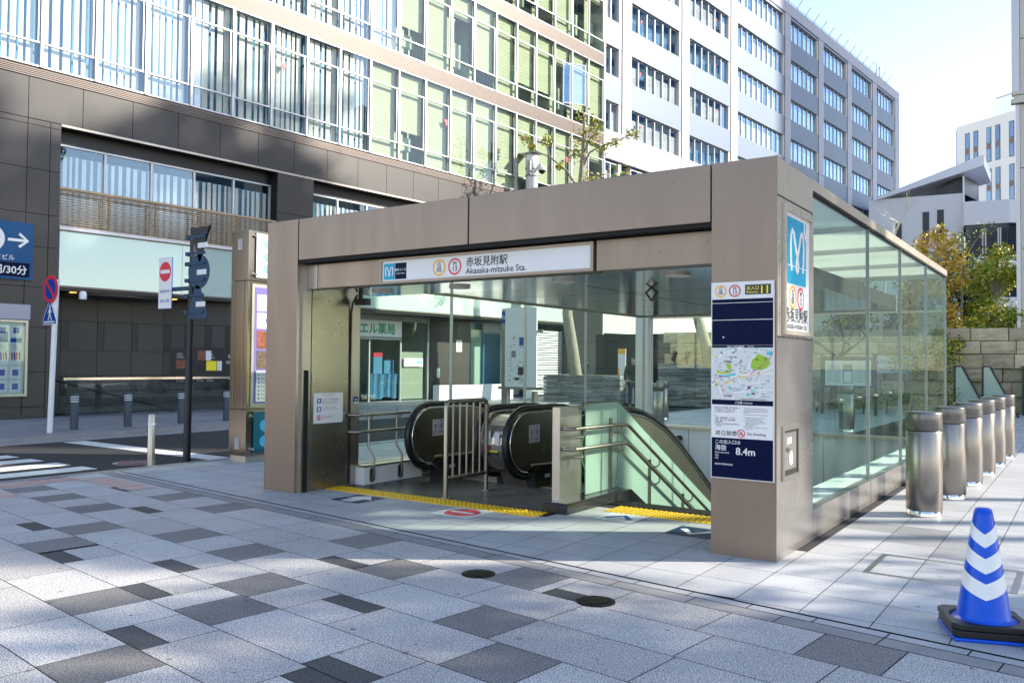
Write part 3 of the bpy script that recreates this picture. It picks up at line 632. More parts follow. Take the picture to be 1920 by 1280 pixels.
b = MB(mx); badge(b, .50, .315, .098, 'M', '13', .0095, 0, 1, 2); b.build('line_badge', ['red', 'ink', 'whitesign'], t)
b = MB(mx); b.text('赤坂見附駅', .385, .12, .128, .010, 'CENTER', 0, .012); b.text('Akasaka-mitsuke Sta.', .385, .055, .072, .010, 'CENTER', 0); b.build('lettering', 'ink', t)
# paper notice on the cabinet
t = thing('paper_notice', 'white laminated escalator notice taped to the steel cabinet', 'notice', (-5.585, .5, .84))
mx = PM((-5.588, .235, .80), SIDE); b = MB(mx); b.box((0, 0, 0), (.475, .365, .003)); b.build('sheet', 'whitesign', t)
b = MB(mx); b.box((.05, .24, .003), (.115, .30, .004), 0); b.box((.05, .14, .003), (.115, .20, .004), 0); b.box((.07, .25, .004), (.095, .29, .0045), 1); b.box((.065, .15, .004), (.10, .19, .0045), 1); b.ring((.082, .07, 0), .026, .034, .004, 20, 2); b.ribbon([(.062, .09), (.102, .05)], .007, .004, 2); b.box((.074, .05, .003), (.09, .09, .0036), 3); b.build('pictogram', ['blue', 'whitesign', 'red', 'ink'], t)
b = MB(mx)
b.text('エスカレーターご利用について', .13, .335, .018, .004, m=0); b.text('Use of the Escalators', .18, .318, .013, .004, m=0)
for k, s_ in enumerate(['ベルトにつかまり黄色い線の内側に', '乗ってください。お子様は手をつないで', 'Hold the handrail and stand inside the', 'yellow line. Hold hands with children.']): b.text(s_, .13, .285-k*.018, .0165, .004, m=0)
for k, s_ in enumerate(['カート類は乗せないでください', 'Please do not use carts on the escalator']): b.text(s_, .13, .182-k*.02, .0165, .004, m=0)
for k, s_ in enumerate(['ベビーカーはご遠慮ください', 'Please do not use strollers']): b.text(s_, .13, .08-k*.018, .0165, .004, m=0)
b.build('lettering', 'ink', t)
b = MB(PM((-5.596, .90, 1.02), SIDE)); b.box((0, 0, 0), (.075, .085, .003)); b.box((.0, .0, .003), (.075, .02, .004), 1); b.box((.025, .035, .003), (.05, .06, .004), 1); tag(b.build('braille_sticker', ['blue', 'whitesign']), 'small blue square sticker on the steel jamb beside the handrail', 'sticker')
# ------------------------------------------------------------------ escalators
def loop_path(r=.42, zc=.57, y0=1.95):
    P = [(2.14, zc-r+.005), (y0, zc-r)]
    P += [(y0-r*math.sin(a), zc-r*math.cos(a)) for a in [math.pi*k/14 for k in range(1, 14)]]
    P += [(y0, zc+r), (2.6, zc+r), (2.85, zc+r-.01), (3.15, .935), (3.45, .86), (3.85, .71), (4.36, .45), (5.54, -.29), (9.2, -2.59)]
    return P
def balustrade(x, face, stickers, sy=0.):
    """x centre of the belt; face = +1 when the stickers are on the +x face"""
    LP = loop_path()
    root = MB()
    inner = [(y, z) for y, z in [(1.95+(p[0]-1.95)*.87, .57+(p[1]-.57)*.87) if p[0] < 1.96 else (p[0], p[1]-.055) for p in LP]]
    low = [(9.2, -3.3), (4.6, -.42), (3.6, .14), (3.1, .26), (2.2, .27)]
    root.prism(inner[1:]+low, 0, x-.03, x+.03, 0)
    return LP, inner, root
def escalator(name, label, xl, xr, loc_y=1.9):
    t = thing(name, label, 'escalator', ((xl+xr)/2, 2.1, 0), 0, 'escalators going down from the entrance')
    for x in (xl, xr):
        LP, inner, pb = balustrade(x, 1, True)
        p = pb.build('balustrade', 'dsteel', t)
        b = MB(); path = [(x, y, z) for y, z in LP]; b.tube(path, .038, 10, flat=1.15); b.build('handrail', 'black', p)
        b = MB()
        for sgn in (-1, 1):
            b.tube([(x+sgn*.036, y, z) for y, z in inner], .012, 6)
        b.build('metal_trim', 'polish', p)
        b = MB(); 
        sk = [(2.10, 0), (2.06, .20), (2.2, .27), (3.1, .26), (3.6, .14), (4.6, -.42), (9.2, -3.3), (9.2, -4.2), (4.6, -1.3), (3.2, -.4), (2.1, -.3)]
        b.prism(sk, 0, x-.075, x+.075, 0); 
        b.build('skirt', 'blackstone', p)
        b = MB()
        for sgn in (-1, 1): b.tube([(x+sgn*.085, y, z) for y, z in ((1.99, .295), (2.3, .285), (3.1, .275), (3.6, .155), (4.6, -.40), (9.2, -3.28))], .016, 6)
        b.build('deck_rail', 'steel2', p)
        q = MB(PM((x+.0315, 2.0, .56), SIDE))
        if x in (B1X, B3X):
            for k in (0, 1):
                q.box((k*.125, 0, 0), (k*.125+.115, .22, .002), 0)
                q.ring((k*.125+.057, .13, 0), .03, .037, .0028, 20, 1 if k == 0 else 2)
                q.text('禁止' if k == 0 else '注意', k*.125+.025, .185, .026, .003, m=1 if k == 0 else 2, bold=.02)
                q.box((k*.125+.048, .108, .002), (k*.125+.066, .152, .003), 3)
                for r_ in range(4): q.box((k*.125+.012, .065-r_*.015, .002), (k*.125+.10-.01*r_, .070-r_*.015, .0028), 3)
            q.build('safety_sticker', ['whitesign', 'red', 'blue', 'ink'], p)
        q = MB(PM((x+.078, 2.3, .11), SIDE)); q.box((0, 0, 0), (.12, .045, .004)); q.build('skirt_lamp', 'lampw', p)
    # steps
    b = MB(); y, z = 3.1, 0.
    for k in range(15):
        if k > 1: z -= .2*min(1, (k-1)/3)
        b.box((xl+.08, y, z-.6), (xr-.08, y+.40, z)); b.box((xl+.08, y, z), (xr-.08, y+.03, z+.003), 1); y += .40
    b.build('step_band', ['floorplate', 'tactile'], t)
    b = MB(); b.box((xl+.08, 2.2, .003), (xr-.08, 3.1, .010)); b.build('comb_plate', 'steel2', t)
    return t
B1X, B2X, B3X, B4X = -5.25, -4.14, -3.70, -2.72
e1_ = escalator('escalator', 'escalator beside the white tiled curb and its double handrail', B1X, B2X)
e2_ = escalator('escalator', 'escalator beside the frosted glass stair partition', B3X, B4X)
b = MB()
nw = [(1.60, .12), (1.56, .45), (1.60, .72), (1.75, .90), (1.95, .95), (3.0, .93), (3.5, .78), (4.4, .36), (9, -2.6), (9, -3.6), (4.4, -.6), (3.2, .0), (1.9, .0)]
nw = [(1.95-.36*math.sin(a), .56-.36*math.cos(a)) for a in [math.pi*k/14 for k in range(1, 14)]]+[(3.0, .90), (3.5, .76), (4.4, .34), (9, -2.6), (9, -3.6), (4.4, -.6), (3.2, .0), (2.1, .0), (2.0, .18)]
b.prism(nw, 0, -4.10, -3.745); mid = b.build('centre_deck', 'steel', e1_)
b = MB(PM((-3.92, 1.589, .50), FRONT))
b.box((-.09, .05, 0), (-.03, .22, .006), 0); b.box((.04, .05, 0), (.10, .20, .006), 0); b.disc((-.06, .02, 0), .022, .012, 18, 1); b.disc((-.06, -.06, 0), .02, .012, 18, 2); b.disc((.06, -.06, 0), .02, .012, 18, 2); b.box((-.05, -.03, 0), (.08, -.015, .006), 3)
b.build('control_panel', ['whitesign', 'red', 'black', 'yellow'], e1_)
b = MB(PM((-3.92, 2.085, .06), FRONT)); b.box((-.05, -.02, 0), (.06, .08, .004)); b.text('注意', -.04, .03, .04, .005, m=1); b.build('base_label', ['whitesign', 'ink'], e1_)
# ------------------------------------------------------------------ stair partition
t = thing('stair_partition', 'stair divider of frosted glass panels on a black stone base', 'stair partition', (-2.5, 1.2, 0))
b = MB(); b.box((-2.66, .74, 0), (-2.36, 1.95, .095)); b.box((-2.655, .745, .095), (-2.365, 1.98, .115)); sl = -.55
b.prism([(1.95, .0), (1.95, .095), (2.2, .095), (9.3, .095+7.1*sl), (9.3, -6), (1.95, -6)], 0, -2.655, -2.365); b.build('stone_base', 'blackstone', t, bevel=.004)
b = MB(); b.box((-2.645, .90, .112), (-2.55, 1.36, 1.085)); b.build('end_post', 'steel2', t, bevel=.003)
b = MB(); b.box((-2.512, 1.365, .12), (-2.500, 2.09, 1.11)); b.build('frosted_pane', 'frost', t)
ys = [2.11, 3.0, 4.05, 5.1, 6.4, 7.8, 9.3]
def top(y): return 1.11+(y-2.11)*-.535
def bot(y): return .12+(y-2.2)*sl if y > 2.2 else .12
for i in range(6):
    a, c = ys[i]+.008, ys[i+1]-.008
    b = MB(); b.prism([(a, bot(a)), (c, bot(c)), (c, top(c)), (a, top(a))], 0, -2.512, -2.500); b.build('frosted_pane', 'frost', t)
b = MB(); b.tube([(-2.506, 1.30, 1.06), (-2.506, 1.33, 1.115), (-2.506, 2.11, 1.122), (-2.506, 9.3, top(9.3)+.012)], .012, 8); b.build('edge_trim', 'dsteel', t)
for y, h0, h1 in ((1.92, .115, .93), (2.96, -.36, .36), (4.0, -.93, -.19), (5.1, -1.5, -.8), (6.3, -2.2, -1.4)):
    b = MB(); b.box((-2.498, y-.028, h0), (-2.485, y+.028, h1)); b.build('rail_post', 'bolsteel', t)
for dz in (0, -.215):
    b = MB(); b.tube([(-2.545, .95, .86+dz), (-2.42, .93, .862+dz), (-2.40, 1.0, .862+dz), (-2.40, 2.12, .85+dz), (-2.40, 2.2, .825+dz), (-2.40, 9.2, .825+dz-7*.537)], .021, 12); rl = b.build('stair_handrail', 'bolsteel', t)
    for y in (1.18, 2.05, 3.05, 4.1, 5.2, 6.4):
        zz = .855+dz if y < 2.15 else .825+dz-(y-2.2)*.537
        q = MB(); q.tube([(-2.40, y, zz-.02), (-2.40, y-.005, zz-.07), (-2.43, y-.03, zz-.10), (-2.49, y-.06, zz-.10)], .011, 8); q.build('bracket', 'bolsteel', rl)
b = MB(); b.tube([(-2.60, .80, .8), (-2.60, .80, .8)], .01) if False else None
# wall pipe in the well
b = MB(); b.tube([(-4.85, 9.36, .05), (-4.85, 9.30, .05), (-4.85, 9.22, .0), (-4.85, 9.22, -1.2)], .06, 12); tag(b.build('drain_pipe', 'polegrey'), 'grey pipe bending down the back wall of the stairwell', 'pipe')
# ------------------------------------------------------------------ tiled curb with rail on the left, barrier fence
t = thing('tiled_curb', 'low white tiled curb with steel cap below the bent handrail', 'curb', (-5.5, 1.4, 0))
for k in range(3):
    b = MB(); b.box((-5.618, .955+k*.37, .0), (-5.45, .955+k*.37+.362, .222)); b.build('tile_block', 'white', t, bevel=.003)
b = MB(); b.box((-5.62, .945, .225), (-5.435, 2.08, .245)); b.build('cap', 'steel2', t)
t = thing('curb_handrail', 'double steel handrail with bent posts on the white tiled curb', 'handrail', (-5.45, 1.4, 0))
for z in (.88, .67):
    b = MB(); b.tube([(-5.58, .80, z), (-5.47, .84, z), (-5.45, .95, z), (-5.45, 1.80, z)], .019, 10); b.build('rail', 'bolsteel', t)
for y in (1.08, 1.60):
    b = MB(); b.box((-5.447, y-.03, .05), (-5.435, y+.03, .2)); b.tube([(-5.44, y, .04), (-5.40, y, .06), (-5.40, y, .33), (-5.50, y, .46), (-5.50, y, .93)], .016, 8)
    for z in (.88, .67): b.tube([(-5.50, y, z-.06), (-5.46, y+.02, z-.06), (-5.45, y+.02, z)], .009, 6)
    b.build('post', 'bolsteel', t)
t = thing('barrier_fence', 'short tubular steel barrier with vertical bars between the escalators', 'barrier', (-4.0, 1.17, 0))
b = MB(); b.tube([(-4., .79, .0), (-4., .79, 1.04), (-4., .80, 1.085), (-4., .84, 1.10), (-4., 1.51, 1.10), (-4., 1.55, 1.085), (-4., 1.56, 1.04), (-4., 1.56, 0)], .027, 14); b.build('frame', 'bolsteel', t)
b = MB(); b.tube([(-4., .79, .22), (-4., 1.55, .22)], .022, 10); b.build('bottom_rail', 'bolsteel', t)
for k in range(5):
    y = .79+.77*(k+1)/6; b = MB(); b.tube([(-4., y, .22), (-4., y, 1.09)], .015, 10); b.build('bar', 'bolsteel', t)
for y in (.79, 1.56): b = MB(); b.lathe([(.05, .006), (.05, .012), (.03, .016)], (-4., y, 0), 20); b.build('foot_flange', 'steel2', t)
# ------------------------------------------------------------------ bollards, cone
def make_bollard(label, group):
    t = thing('steel_bollard', label, 'bollard', (0, 0, 0), 0, group)
    b = MB(); b.lathe([(.168, .0), (.168, .058), (.166, .06)], n=40); b.build('base_ring', 'polish', t, True)
    b = MB(); b.lathe([(.172, .062), (.175, .066), (.175, .876), (.172, .88)], n=48); b.build('body', 'bolsteel', t, True)
    b = MB(); b.lathe([(.170, .886), (.176, .89), (.176, 1.062), (.170, 1.075), (.155, 1.078)], n=48); b.build('cap', mat('bollard_cap', (.19, .18, .17), .36, .95, [(2, .08)]), t, True)
    return t
b0 = make_bollard('steel bollard at the cone end of the row along the glass side wall', 'thick steel bollards beside the entrance')
ords = ['second', 'third', 'fourth', 'fifth', 'sixth']
b0.location = (.60, 3.06, 0)
for k, (x, y) in enumerate(((.66, 4.50), (.70, 5.92), (.735, 7.25), (.765, 8.62), (.80, 10.05))):
    dup(b0, (x, y, 0), f'{ords[k]} steel bollard from the camera in the row beside the glass side wall')
for (x, y, l) in ((-6.85, 12.6, 'steel bollard behind the entrance in front of the dark slate planter'), (-7.9, 15.2, 'steel bollard behind the entrance farther back beside the grey column'), (-5.0, 13.0, 'steel bollard behind the entrance next to the map pillar edge'), (-2.72, 14.2, 'steel bollard seen through the side glass in front of the hedge')):
    o = dup(b0, (x, y, 0), l)
t = thing('traffic_cone', 'blue traffic cone with three white chevron bands', 'traffic cone', (1.52, -1.02, .0), .35)
prof = [(.185, .075), (.19, .09), (.15, .095), (.142, .11), (.052, .69), (.045, .72), (.030, .728)]
b = MB(); b.lathe(prof, n=48); b.build('cone_body', 'coneblue', t, True)
def conr(z): return .142-(z-.11)*(.09/.58)+.0022
yaw_c = math.atan2(-6.63+1.02, 2.04-1.52)-.35+.1
for zb, hb in ((.53, .075), (.385, .085), (.24, .09)):
    b = MB(); n = 48; pts = []
    for k in range(n+1):
        a = yaw_c+2*math.pi*k/n; d = abs(((k/n)+.5) % 1-.5)*2   # 0 at the front
        dz = .075*(1-abs(1-2*d) if True else 0)-.02
        for q in (0, hb): z = zb+dz+q; pts.append((conr(z)*math.cos(a), conr(z)*math.sin(a), z))
    b.add(pts, [(2*k, 2*k+2, 2*k+3, 2*k+1) for k in range(n)], 0, True); b.build('reflective_band', 'reflect', t, True)
b = MB(); b.box((-.205, -.205, .0), (.205, .205, .022)); b.build('foot_plate', 'coneblue', t, True, bevel=.01)
def cone_weight(loc, rz, label):
    t = thing('cone_weight', label, 'cone weight', loc, rz, 'black rubber cone weights')
    for z0, z1, s in ((.024, .062, .205), (.066, .10, .21)):
        b = MB(); n = 32; c_ = []
        for k in range(n):
            a = 2*math.pi*(k+.5)/n; m_ = max(abs(math.cos(a)), abs(math.sin(a))); c_.append((math.cos(a)/m_*s, math.sin(a)/m_*s))
        ri = [(.178*math.cos(2*math.pi*(k+.5)/n), .178*math.sin(2*math.pi*(k+.5)/n)) for k in range(n)]
        pts = [(*p, z0) for p in c_]+[(*p, z1) for p in c_]+[(*p, z1) for p in ri]+[(*p, z0) for p in ri]
        F = []
        for k in range(n):
            j = (k+1) % n; F += [(k, j, n+j, n+k), (n+k, n+j, 2*n+j, 2*n+k), (2*n+k, 2*n+j, 3*n+j, 3*n+k), (3*n+k, 3*n+j, j, k)]
        b.add(pts, F); b.build('rubber_slab', 'blackm', t, True, bevel=.006)
cone_weight((1.52, -1.02, 0), .35, 'square black rubber weight around the blue cone')
cone_weight((2.02, -1.22, 0), .5, 'black rubber weight cut off at the picture edge beside the cone')
# ------------------------------------------------------------------ left street furniture
t = thing('advertising_totem', 'tall bronze steel advertising pillar with white dotted panel behind the entrance pillar', 'advertising pillar', (-8.68, 2.3, 0))
b = MB(); b.box((-8.86, 1.52, 0), (-8.50, 3.1, .10)); b.build('base', 'champagne', t)
b = MB(); b.box((-8.885, 1.5, .10), (-8.475, 3.12, .80)); b.box((-8.885, 1.5, .81), (-8.475, 3.12, 2.76)); b.box((-8.885, 1.5, 2.77), (-8.475, 3.12, 3.54)); b.build('body', mat('copper_steel', (.30, .25, .21), .16, 1., [(2, .06)]), t, bevel=.004)
b = MB(); b.box((-8.80, 1.493, .82), (-8.794, 1.499, 2.75)); b.box((-8.57, 1.493, .82), (-8.564, 1.499, 2.75)); b.build('edge_strip', 'alud', t)
for zc in (.28, 3.33):
    b = MB(PM((-8.68, 1.498, zc), FRONT)); b.box((-.05, -.08, 0), (.05, .08, .004), 0)
    for k in range(4): b.ribbon([(-.04, -.06+k*.035), (-.015, -.035+k*.035), (.015, -.06+k*.035), (.04, -.035+k*.035)], .01, .0052, 1)
    b.build('vent_plate', ['alu', 'navy'], t)
mx = PM((-8.474, 1.56, .84), SIDE)
b = MB(mx); b.box((0, 0, 0), (1.5, 1.88, .02)); b.build('poster_frame', 'steel2', t)
b = MB(mx); b.box((.05, .05, .02), (1.45, 1.83, .024)); b.build('poster_back', 'purple', t)
b = MB(mx)
cells = [(.09, .08, 1.4, .55, 0), (.09, .58, .42, .86, 1), (.45, .58, 1.4, .86, 3), (.09, .89, .42, 1.17, 2), (.45, .89, 1.4, 1.17, 3), (.09, 1.20, 1.4, 1.44, 0), (.09, 1.47, 1.4, 1.72, 0)]
for x0, y0, x1, y1, m_ in cells: b.box((x0, y0, .024), (x1, y1, .027), {0: 0, 1: 2, 2: 1, 3: 0}[m_])
b.build('poster_cell', ['whitesign', 'photo1', 'photo2'], t)
b = MB(mx); b.box((.40, 1.56, .027), (.46, 1.66, .028), 0); b.box((.36, 1.60, .027), (.40, 1.68, .028), 1); b.text('The', .36, 1.53, .035, .028, m=2); b.text('Prudential', .36, 1.50, .035, .028, m=2); b.text('Tower', .36, 1.475, .03, .028, m=2); b.text('NAS', .25, 1.30, .085, .028, m=3, bold=.03); b.text('SPORTS CLUB', .10, 1.305, .028, .028, m=3); b.text('SPORT', .52, 1.37, .05, .028, m=0); b.text('THE LOUNGE', .48, .96, .05, .028, m=0); b.text('JAPANESE', .48, .70, .05, .028, m=0); b.text('RESTAURANT', .48, .63, .05, .028, m=0)
for k in range(7): b.disc((.14, .49-k*.06, .027), .014, .001, 12, 2); b.text(['Reception', 'Clinic & Pharmacy', 'Kids School', 'Restaurant & Bar', 'Florist', 'Library', 'Convenience Store'][k], .18, .48-k*.06, .035, .028, m=2)
b.text('The P', .36, 1.76, .06, .0245, m=4, bold=.01); b.build('poster_lettering', ['purple', 'green', 'ink', 'blue', 'whitesign'], t)
b = MB(PM((-8.474, 1.62, 2.82), SIDE)); b.box((0, 0, .01), (1.45, .68, .03), 0)
for k in range(3): b.disc((.20, .14+.19*k, .03), .072, .003, 28, 1)
b.build('upper_lightbox', ['whitesign', mat('pale_blue_dot', (.22, .42, .68), .3)], t)
b = MB(PM((-8.474, 1.62, .14), SIDE)); b.box((0, 0, .01), (1.45, .62, .03), 0)
for k in range(2): b.disc((.20, .17+.24*k, .03), .09, .003, 28, 1)
b.build('lower_panel', [mat('deep_teal', (.01, .12, .19), .25), mat('blue_dot', (.08, .42, .75), .3)], t)
for z in (3.45, 2.86, .2, .7):
    b = MB(PM((-8.474, 1.60, z), SIDE)); b.disc((0, 0, 0), .022, .045, 14); b.build('standoff_bolt', 'polish', t)
# sign pole seen from behind
t = thing('sign_pole', 'dark charcoal pole with traffic signs seen from behind', 'sign pole', (-9.72, 1.35, -.06))
b = MB(); b.tube([(-9.73, 1.35, -.06), (-9.71, 1.35, 1.55)], .058, 14); b.tube([(-9.71, 1.35, 1.55), (-9.66, 1.35, 3.62)], .046, 14); b.lathe([(.05, 0), (.05, .03), (.02, .05)], (-9.66, 1.35, 3.61), 14); b.build('pole', 'polegrey', t)
def signback(kind, zc, name):
    b = MB(PM((-9.66-(3.6-zc)*.022+.05, 1.29, zc), FRONT))
    if kind == 'tri': b.prism([(-.02, .28), (.48, .28), (.46, .31), (.23, -.27), (.20, -.27), (-.02, .22)][0:6], 2, -.012, .0)
    elif kind == 'disc': b.disc((.20, 0, -.012), .27, .012, 32)
    else: b.prism([(-.05, -.24), (.42, -.24), (.46, -.18), (.25, .26), (.17, .30), (.12, .26), (-.06, -.16)], 2, -.012, 0)
    o = b.build(name, 'signback' if kind != 'tri' else 'polegrey', t)
    for dz in (.13, -.13): q = MB(PM((-9.66-(3.6-zc)*.022+.05, 1.29, zc), FRONT)); q.box((-.12, dz-.022, 0), (.36, dz+.022, .018), 0); q.box((-.12, dz-.03, -.05), (-.02, dz+.03, .03), 0); q.build('sign_bracket', 'signback', o)
    q = MB(PM((-9.66-(3.6-zc)*.022+.05, 1.29, zc), FRONT)); q.box((.16, -.05, 0), (.40, .03, .003)); q.build('sticker', 'whitesign', o)
signback('tri', 3.35, 'triangle_sign'); signback('disc', 2.93, 'round_sign'); signback('pent', 2.43, 'pentagon_sign')
b = MB(); b.box((-10.2, 1.33, 2.655), (-9.66, 1.37, 2.72)); b.build('side_arm', 'signback', t)
b = MB(PM((-10.52, 1.31, 2.38), FRONT)); b.box((-.005, -.005, -.012), (.365, .825, 0), 1); b.box((.0, 0, 0), (.36, .82, .004), 0); b.disc((.18, .60, .004), .16, .002, 32, 2); b.box((.05, .57, .006), (.31, .63, .0075), 0); b.text('自転車を除く', .03, .26, .055, .005, m=1, bold=.01); b.text('20時-13時', .035, .10, .062, .005, m=1, bold=.01)
b.build('no_entry_board', ['whitesign', 'blue', 'red'], t)
t = thing('sign_post', 'white post carrying a no parking disc and blue pedestrian triangle', 'sign post', (-15.85, 2.27, 0))
b = MB(); b.tube([(-15.87, 2.27, -.05), (-15.72, 2.27, 3.2)], .055, 14); b.build('post', 'white', t)
b = MB(PM((-15.78, 2.20, 3.0), FRONT)); b.disc((-.05, 0, -.01), .295, .012, 36, 0); b.disc((-.05, 0, .002), .215, .002, 36, 1); b.ribbon([(-.22, .17), (.12, -.17)], .07, .005, 0); b.build('no_parking_disc', ['red', 'blue'], t)
b = MB(PM((-15.80, 2.20, 2.55), FRONT)); b.prism([(-.30, -.29), (.24, -.29), (.24, -.2), (-.01, .22), (-.07, .22), (-.32, -.2)], 2, -.01, 0, 1); b.prism([(-.28, -.27), (.22, -.27), (.22, -.2), (-.02, .19), (-.06, .19), (-.30, -.2)], 2, 0, .003, 0)
b.disc((-.03, .09, .003), .03, .002, 16, 1); b.ribbon([(-.03, .06), (-.03, -.06)], .06, .005, 1); b.ribbon([(-.03, -.05), (-.09, -.2)], .035, .005, 1); b.ribbon([(-.03, -.05), (.05, -.2)], .035, .005, 1); b.ribbon([(-.03, .05), (-.10, -.05)], .025, .005, 1); b.ribbon([(-.03, .05), (.05, -.04)], .025, .005, 1); b.box((-.25, -.25, .003), (.17, -.22, .004), 1)
b.build('crossing_sign', ['blue', 'whitesign'], t)
def make_greybol():
    t = thing('grey_bollard', 'slate grey bollard beside the white post with no parking sign', 'bollard', (0, 0, 0), 0, 'slate grey bollards along the far kerb')
    b = MB(); b.lathe([(.085, 0), (.085, .76), (.075, .775)], n=20); b.build('post', 'bolgrey', t, True)
    for z in (.61, .66, .71):
        b = MB(); b.lathe([(.0865, z), (.0865, z+.018)], n=20); b.build('reflective_ring', 'reflect', t, True)
    return t
g0 = make_greybol(); g0.location = (-16.25, 2.98, 0)
for y, l in ((4.2, 'slate grey bollard in front of the end of the sloping handrail'), (5.58, 'slate grey bollard directly behind the dark sign pole'), (6.88, 'slate grey bollard half hidden by the advertising pillar')): dup(g0, (-16.22, y, 0), l)
t = thing('slim_bollard', 'slim stainless bollard with white band at the near kerb', 'bollard', (-9.19, .4, 0))
b = MB(); b.lathe([(.052, .01), (.052, .74), (.045, .755)], (-9.19, .4, 0), 24); b.build('post', 'steel2', t)
b = MB(); b.lathe([(.054, .60), (.054, .63)], (-9.19, .4, 0), 24); b.build('band', 'reflect', t)
b = MB(); b.lathe([(.10, .0), (.10, .008), (.06, .014)], (-9.19, .4, 0), 24); b.build('flange', 'steel2', t)
dup(t, (-9.2, 8.2, 0), 'slim stainless bollard by the road seen through the glass wall')
# ------------------------------------------------------------------ glass office building along the road (local x = along facade, y = into the building)
AR = math.radians(85); PA = (-20.37, 4.5, 0)
A = thing('glass_office_building', 'glass curtain wall office building with ribbed bands above dark stone cladding', 'office building', PA, AR)
def bx(*boxes, name='x', m='white', parent=None, bevel=0):
    b = MB()
    for q in boxes: b.box(q[0:3], q[3:6], q[6] if len(q) > 6 else 0)
    return b.build(name, m, parent, True, bevel)
b = MB(); ra = random.Random(3)
def panels(mb, s0, s1, z0, z1, joints, rows, d0=0., d1=.06):
    ss = [s0]+[j for j in joints if s0 < j < s1]+[s1]; zs = [z0]+[r for r in rows if z0 < r < z1]+[z1]
    for i in range(len(ss)-1):
        for j in range(len(zs)-1):
            if ss[i+1]-ss[i] > .03: mb.box((ss[i]+.008, d0, zs[j]+.007), (ss[i+1]-.008, d1, zs[j+1]-.007))
JO = [-.69+1.36*k-1.36*8+.0 for k in range(40)]
rowsz = [.42, 1.57, 2.72, 3.87, 5.02, 6.17, 7.32]
panels(b, -14, .13, .0, 7.75, JO+[-.14], [.3, 1.2, 2.35, 3.4, 4.45, 5.3, 6.46, 7.6])
panels(b, -14, 26, 7.755, 8.84, JO, [])
panels(b, 6.84, 8.28, 5.06, 7.75, [], [6.4])
panels(b, 15.0, 16.4, 5.06, 7.75, [], [6.4]); panels(b, 22.8, 26, 5.06, 7.75, [24.3], [6.4])
b.build('stone_cladding', 'dark_wall', A, True)
bx((-14, .06, 0, .12, 8, 8.8), (.12, .06, 7.76, 26, 8, 8.8), (6.86, .06, 5.06, 8.26, 1, 7.76), (15.02, .06, 5.06, 16.38, 1, 7.76), (22.82, .06, 5.06, 26, 1, 7.76), name='cladding_core', m='gap', parent=A)
bx((.13, .02, 7.70, 26, .5, 7.75), name='soffit', m='blackm', parent=A)
bx((.13, -.012, 7.70, 26, .02, 7.76), name='soffit_trim', m='champagne', parent=A)
bx((.13, -.03, 4.97, 26, .4, 5.06), name='ledge', m='alu', parent=A)
# recessed window strips on the second storey
for s0, s1, n in ((.13, 6.84, 5), (8.28, 15.0, 5), (16.4, 22.8, 5)):
    wd = (s1-s0)/n
    bx((s0, .42, 7.33, s1, .5, 7.75), name='window_header', m='blackm', parent=A); fr = MB()
    for k in range(n+1): fr.box((s0+k*wd-.03, .40, 5.06), (s0+k*wd+.03, .48, 7.33))
    fr.box((s0, .40, 7.28), (s1, .48, 7.33)); fo = fr.build('strip_window', 'alu', A, True)
    bx((s0, .44, 5.06, s1, .45, 7.28), name='glass', m='glassL', parent=fo)
    st = MB(); x = s0+.1
    while x < s1-.1:
        ww = ra.uniform(.07, .13); st.box((x, .54, 5.1), (x+ww, .55, 7.05+ra.uniform(-.02, .02))); x += ww+ra.uniform(.06, .13)
    st.box((s0+.05, .70, 5.1), (s1-.05, .71, 7.1), 1); st.build('reflected_stripes', ['blind', 'reflroom'], fo, True)  # slats and blue sheet stand in for stripes mirrored in this glazing
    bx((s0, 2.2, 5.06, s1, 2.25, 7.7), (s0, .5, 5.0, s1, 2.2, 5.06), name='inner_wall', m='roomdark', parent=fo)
    lv = MB()
    for k in range(15): lv.box((s0, .04, 5.08+k*.066), (s1, .12, 5.104+k*.066))
    lv.box((s0, .02, 6.05), (s1, .15, 6.11))
    for k in range(6): lv.box((s0+k*(s1-s0-.05)/5, .10, 5.06), (s0+k*(s1-s0-.05)/5+.05, .18, 6.05))
    lv.build('louvre_screen', 'brass', A, True)
# fascia glass
fj = [.15, 3.61, 7.0, 10.4, 13.3, 16.0, 19.3, 23.2]
for i in range(7): bx((fj[i]+.006, .03, 3.49, fj[i+1]-.006, .045, 4.95), name='fascia_glass', m='fascia', parent=A)
bx((.15, .25, 3.45, 23.2, .3, 4.97), name='fascia_backing', m='wedge', parent=A)
bx((.13, .0, 3.44, 23.2, .06, 3.49), (.13, .0, 4.94, 23.2, .06, 4.97), name='fascia_rail', m='louvre', parent=A)
bx((.13, .06, 3.36, 26, 8, 3.44), name='ground_soffit', m='blackm', parent=A)
# garage forecourt
gw = MB()
rws = [(0, .5, 0), (.51, 1.06, 1), (1.07, 1.78, 0), (1.79, 2.62, 1), (2.63, 3.36, 0)]
def tiled(mb, p0, p1, n):
    d = Vector((p1[0]-p0[0], p1[1]-p0[1])); L = d.length; d.normalize(); mxo = mb.mx
    mb.mx = Matrix.Translation((p0[0], p0[1], 0)) @ Matrix.Rotation(math.atan2(d.y, d.x), 4, 'Z')
    w_ = L/n
    for z0, z1, sl_ in rws:
        for k in range(n):
            mb.box((k*w_+(.2 if sl_ else .006), 0, z0+.004), ((k+1)*w_-.006, .05, z1-.004), 0)
            if sl_: mb.box((k*w_+.006, .0, z0+.004), (k*w_+.19, .05, z1-.004), 1)
    mb.box((0, .05, 0), (L, .3, 3.36), 1); mb.mx = mxo
tiled(gw, (-3.2, 1.5), (3.85, 1.5), 7); tiled(gw, (3.85, 1.5), (5.9, .25), 4); tiled(gw, (5.9, .25), (9.6, .2), 5)
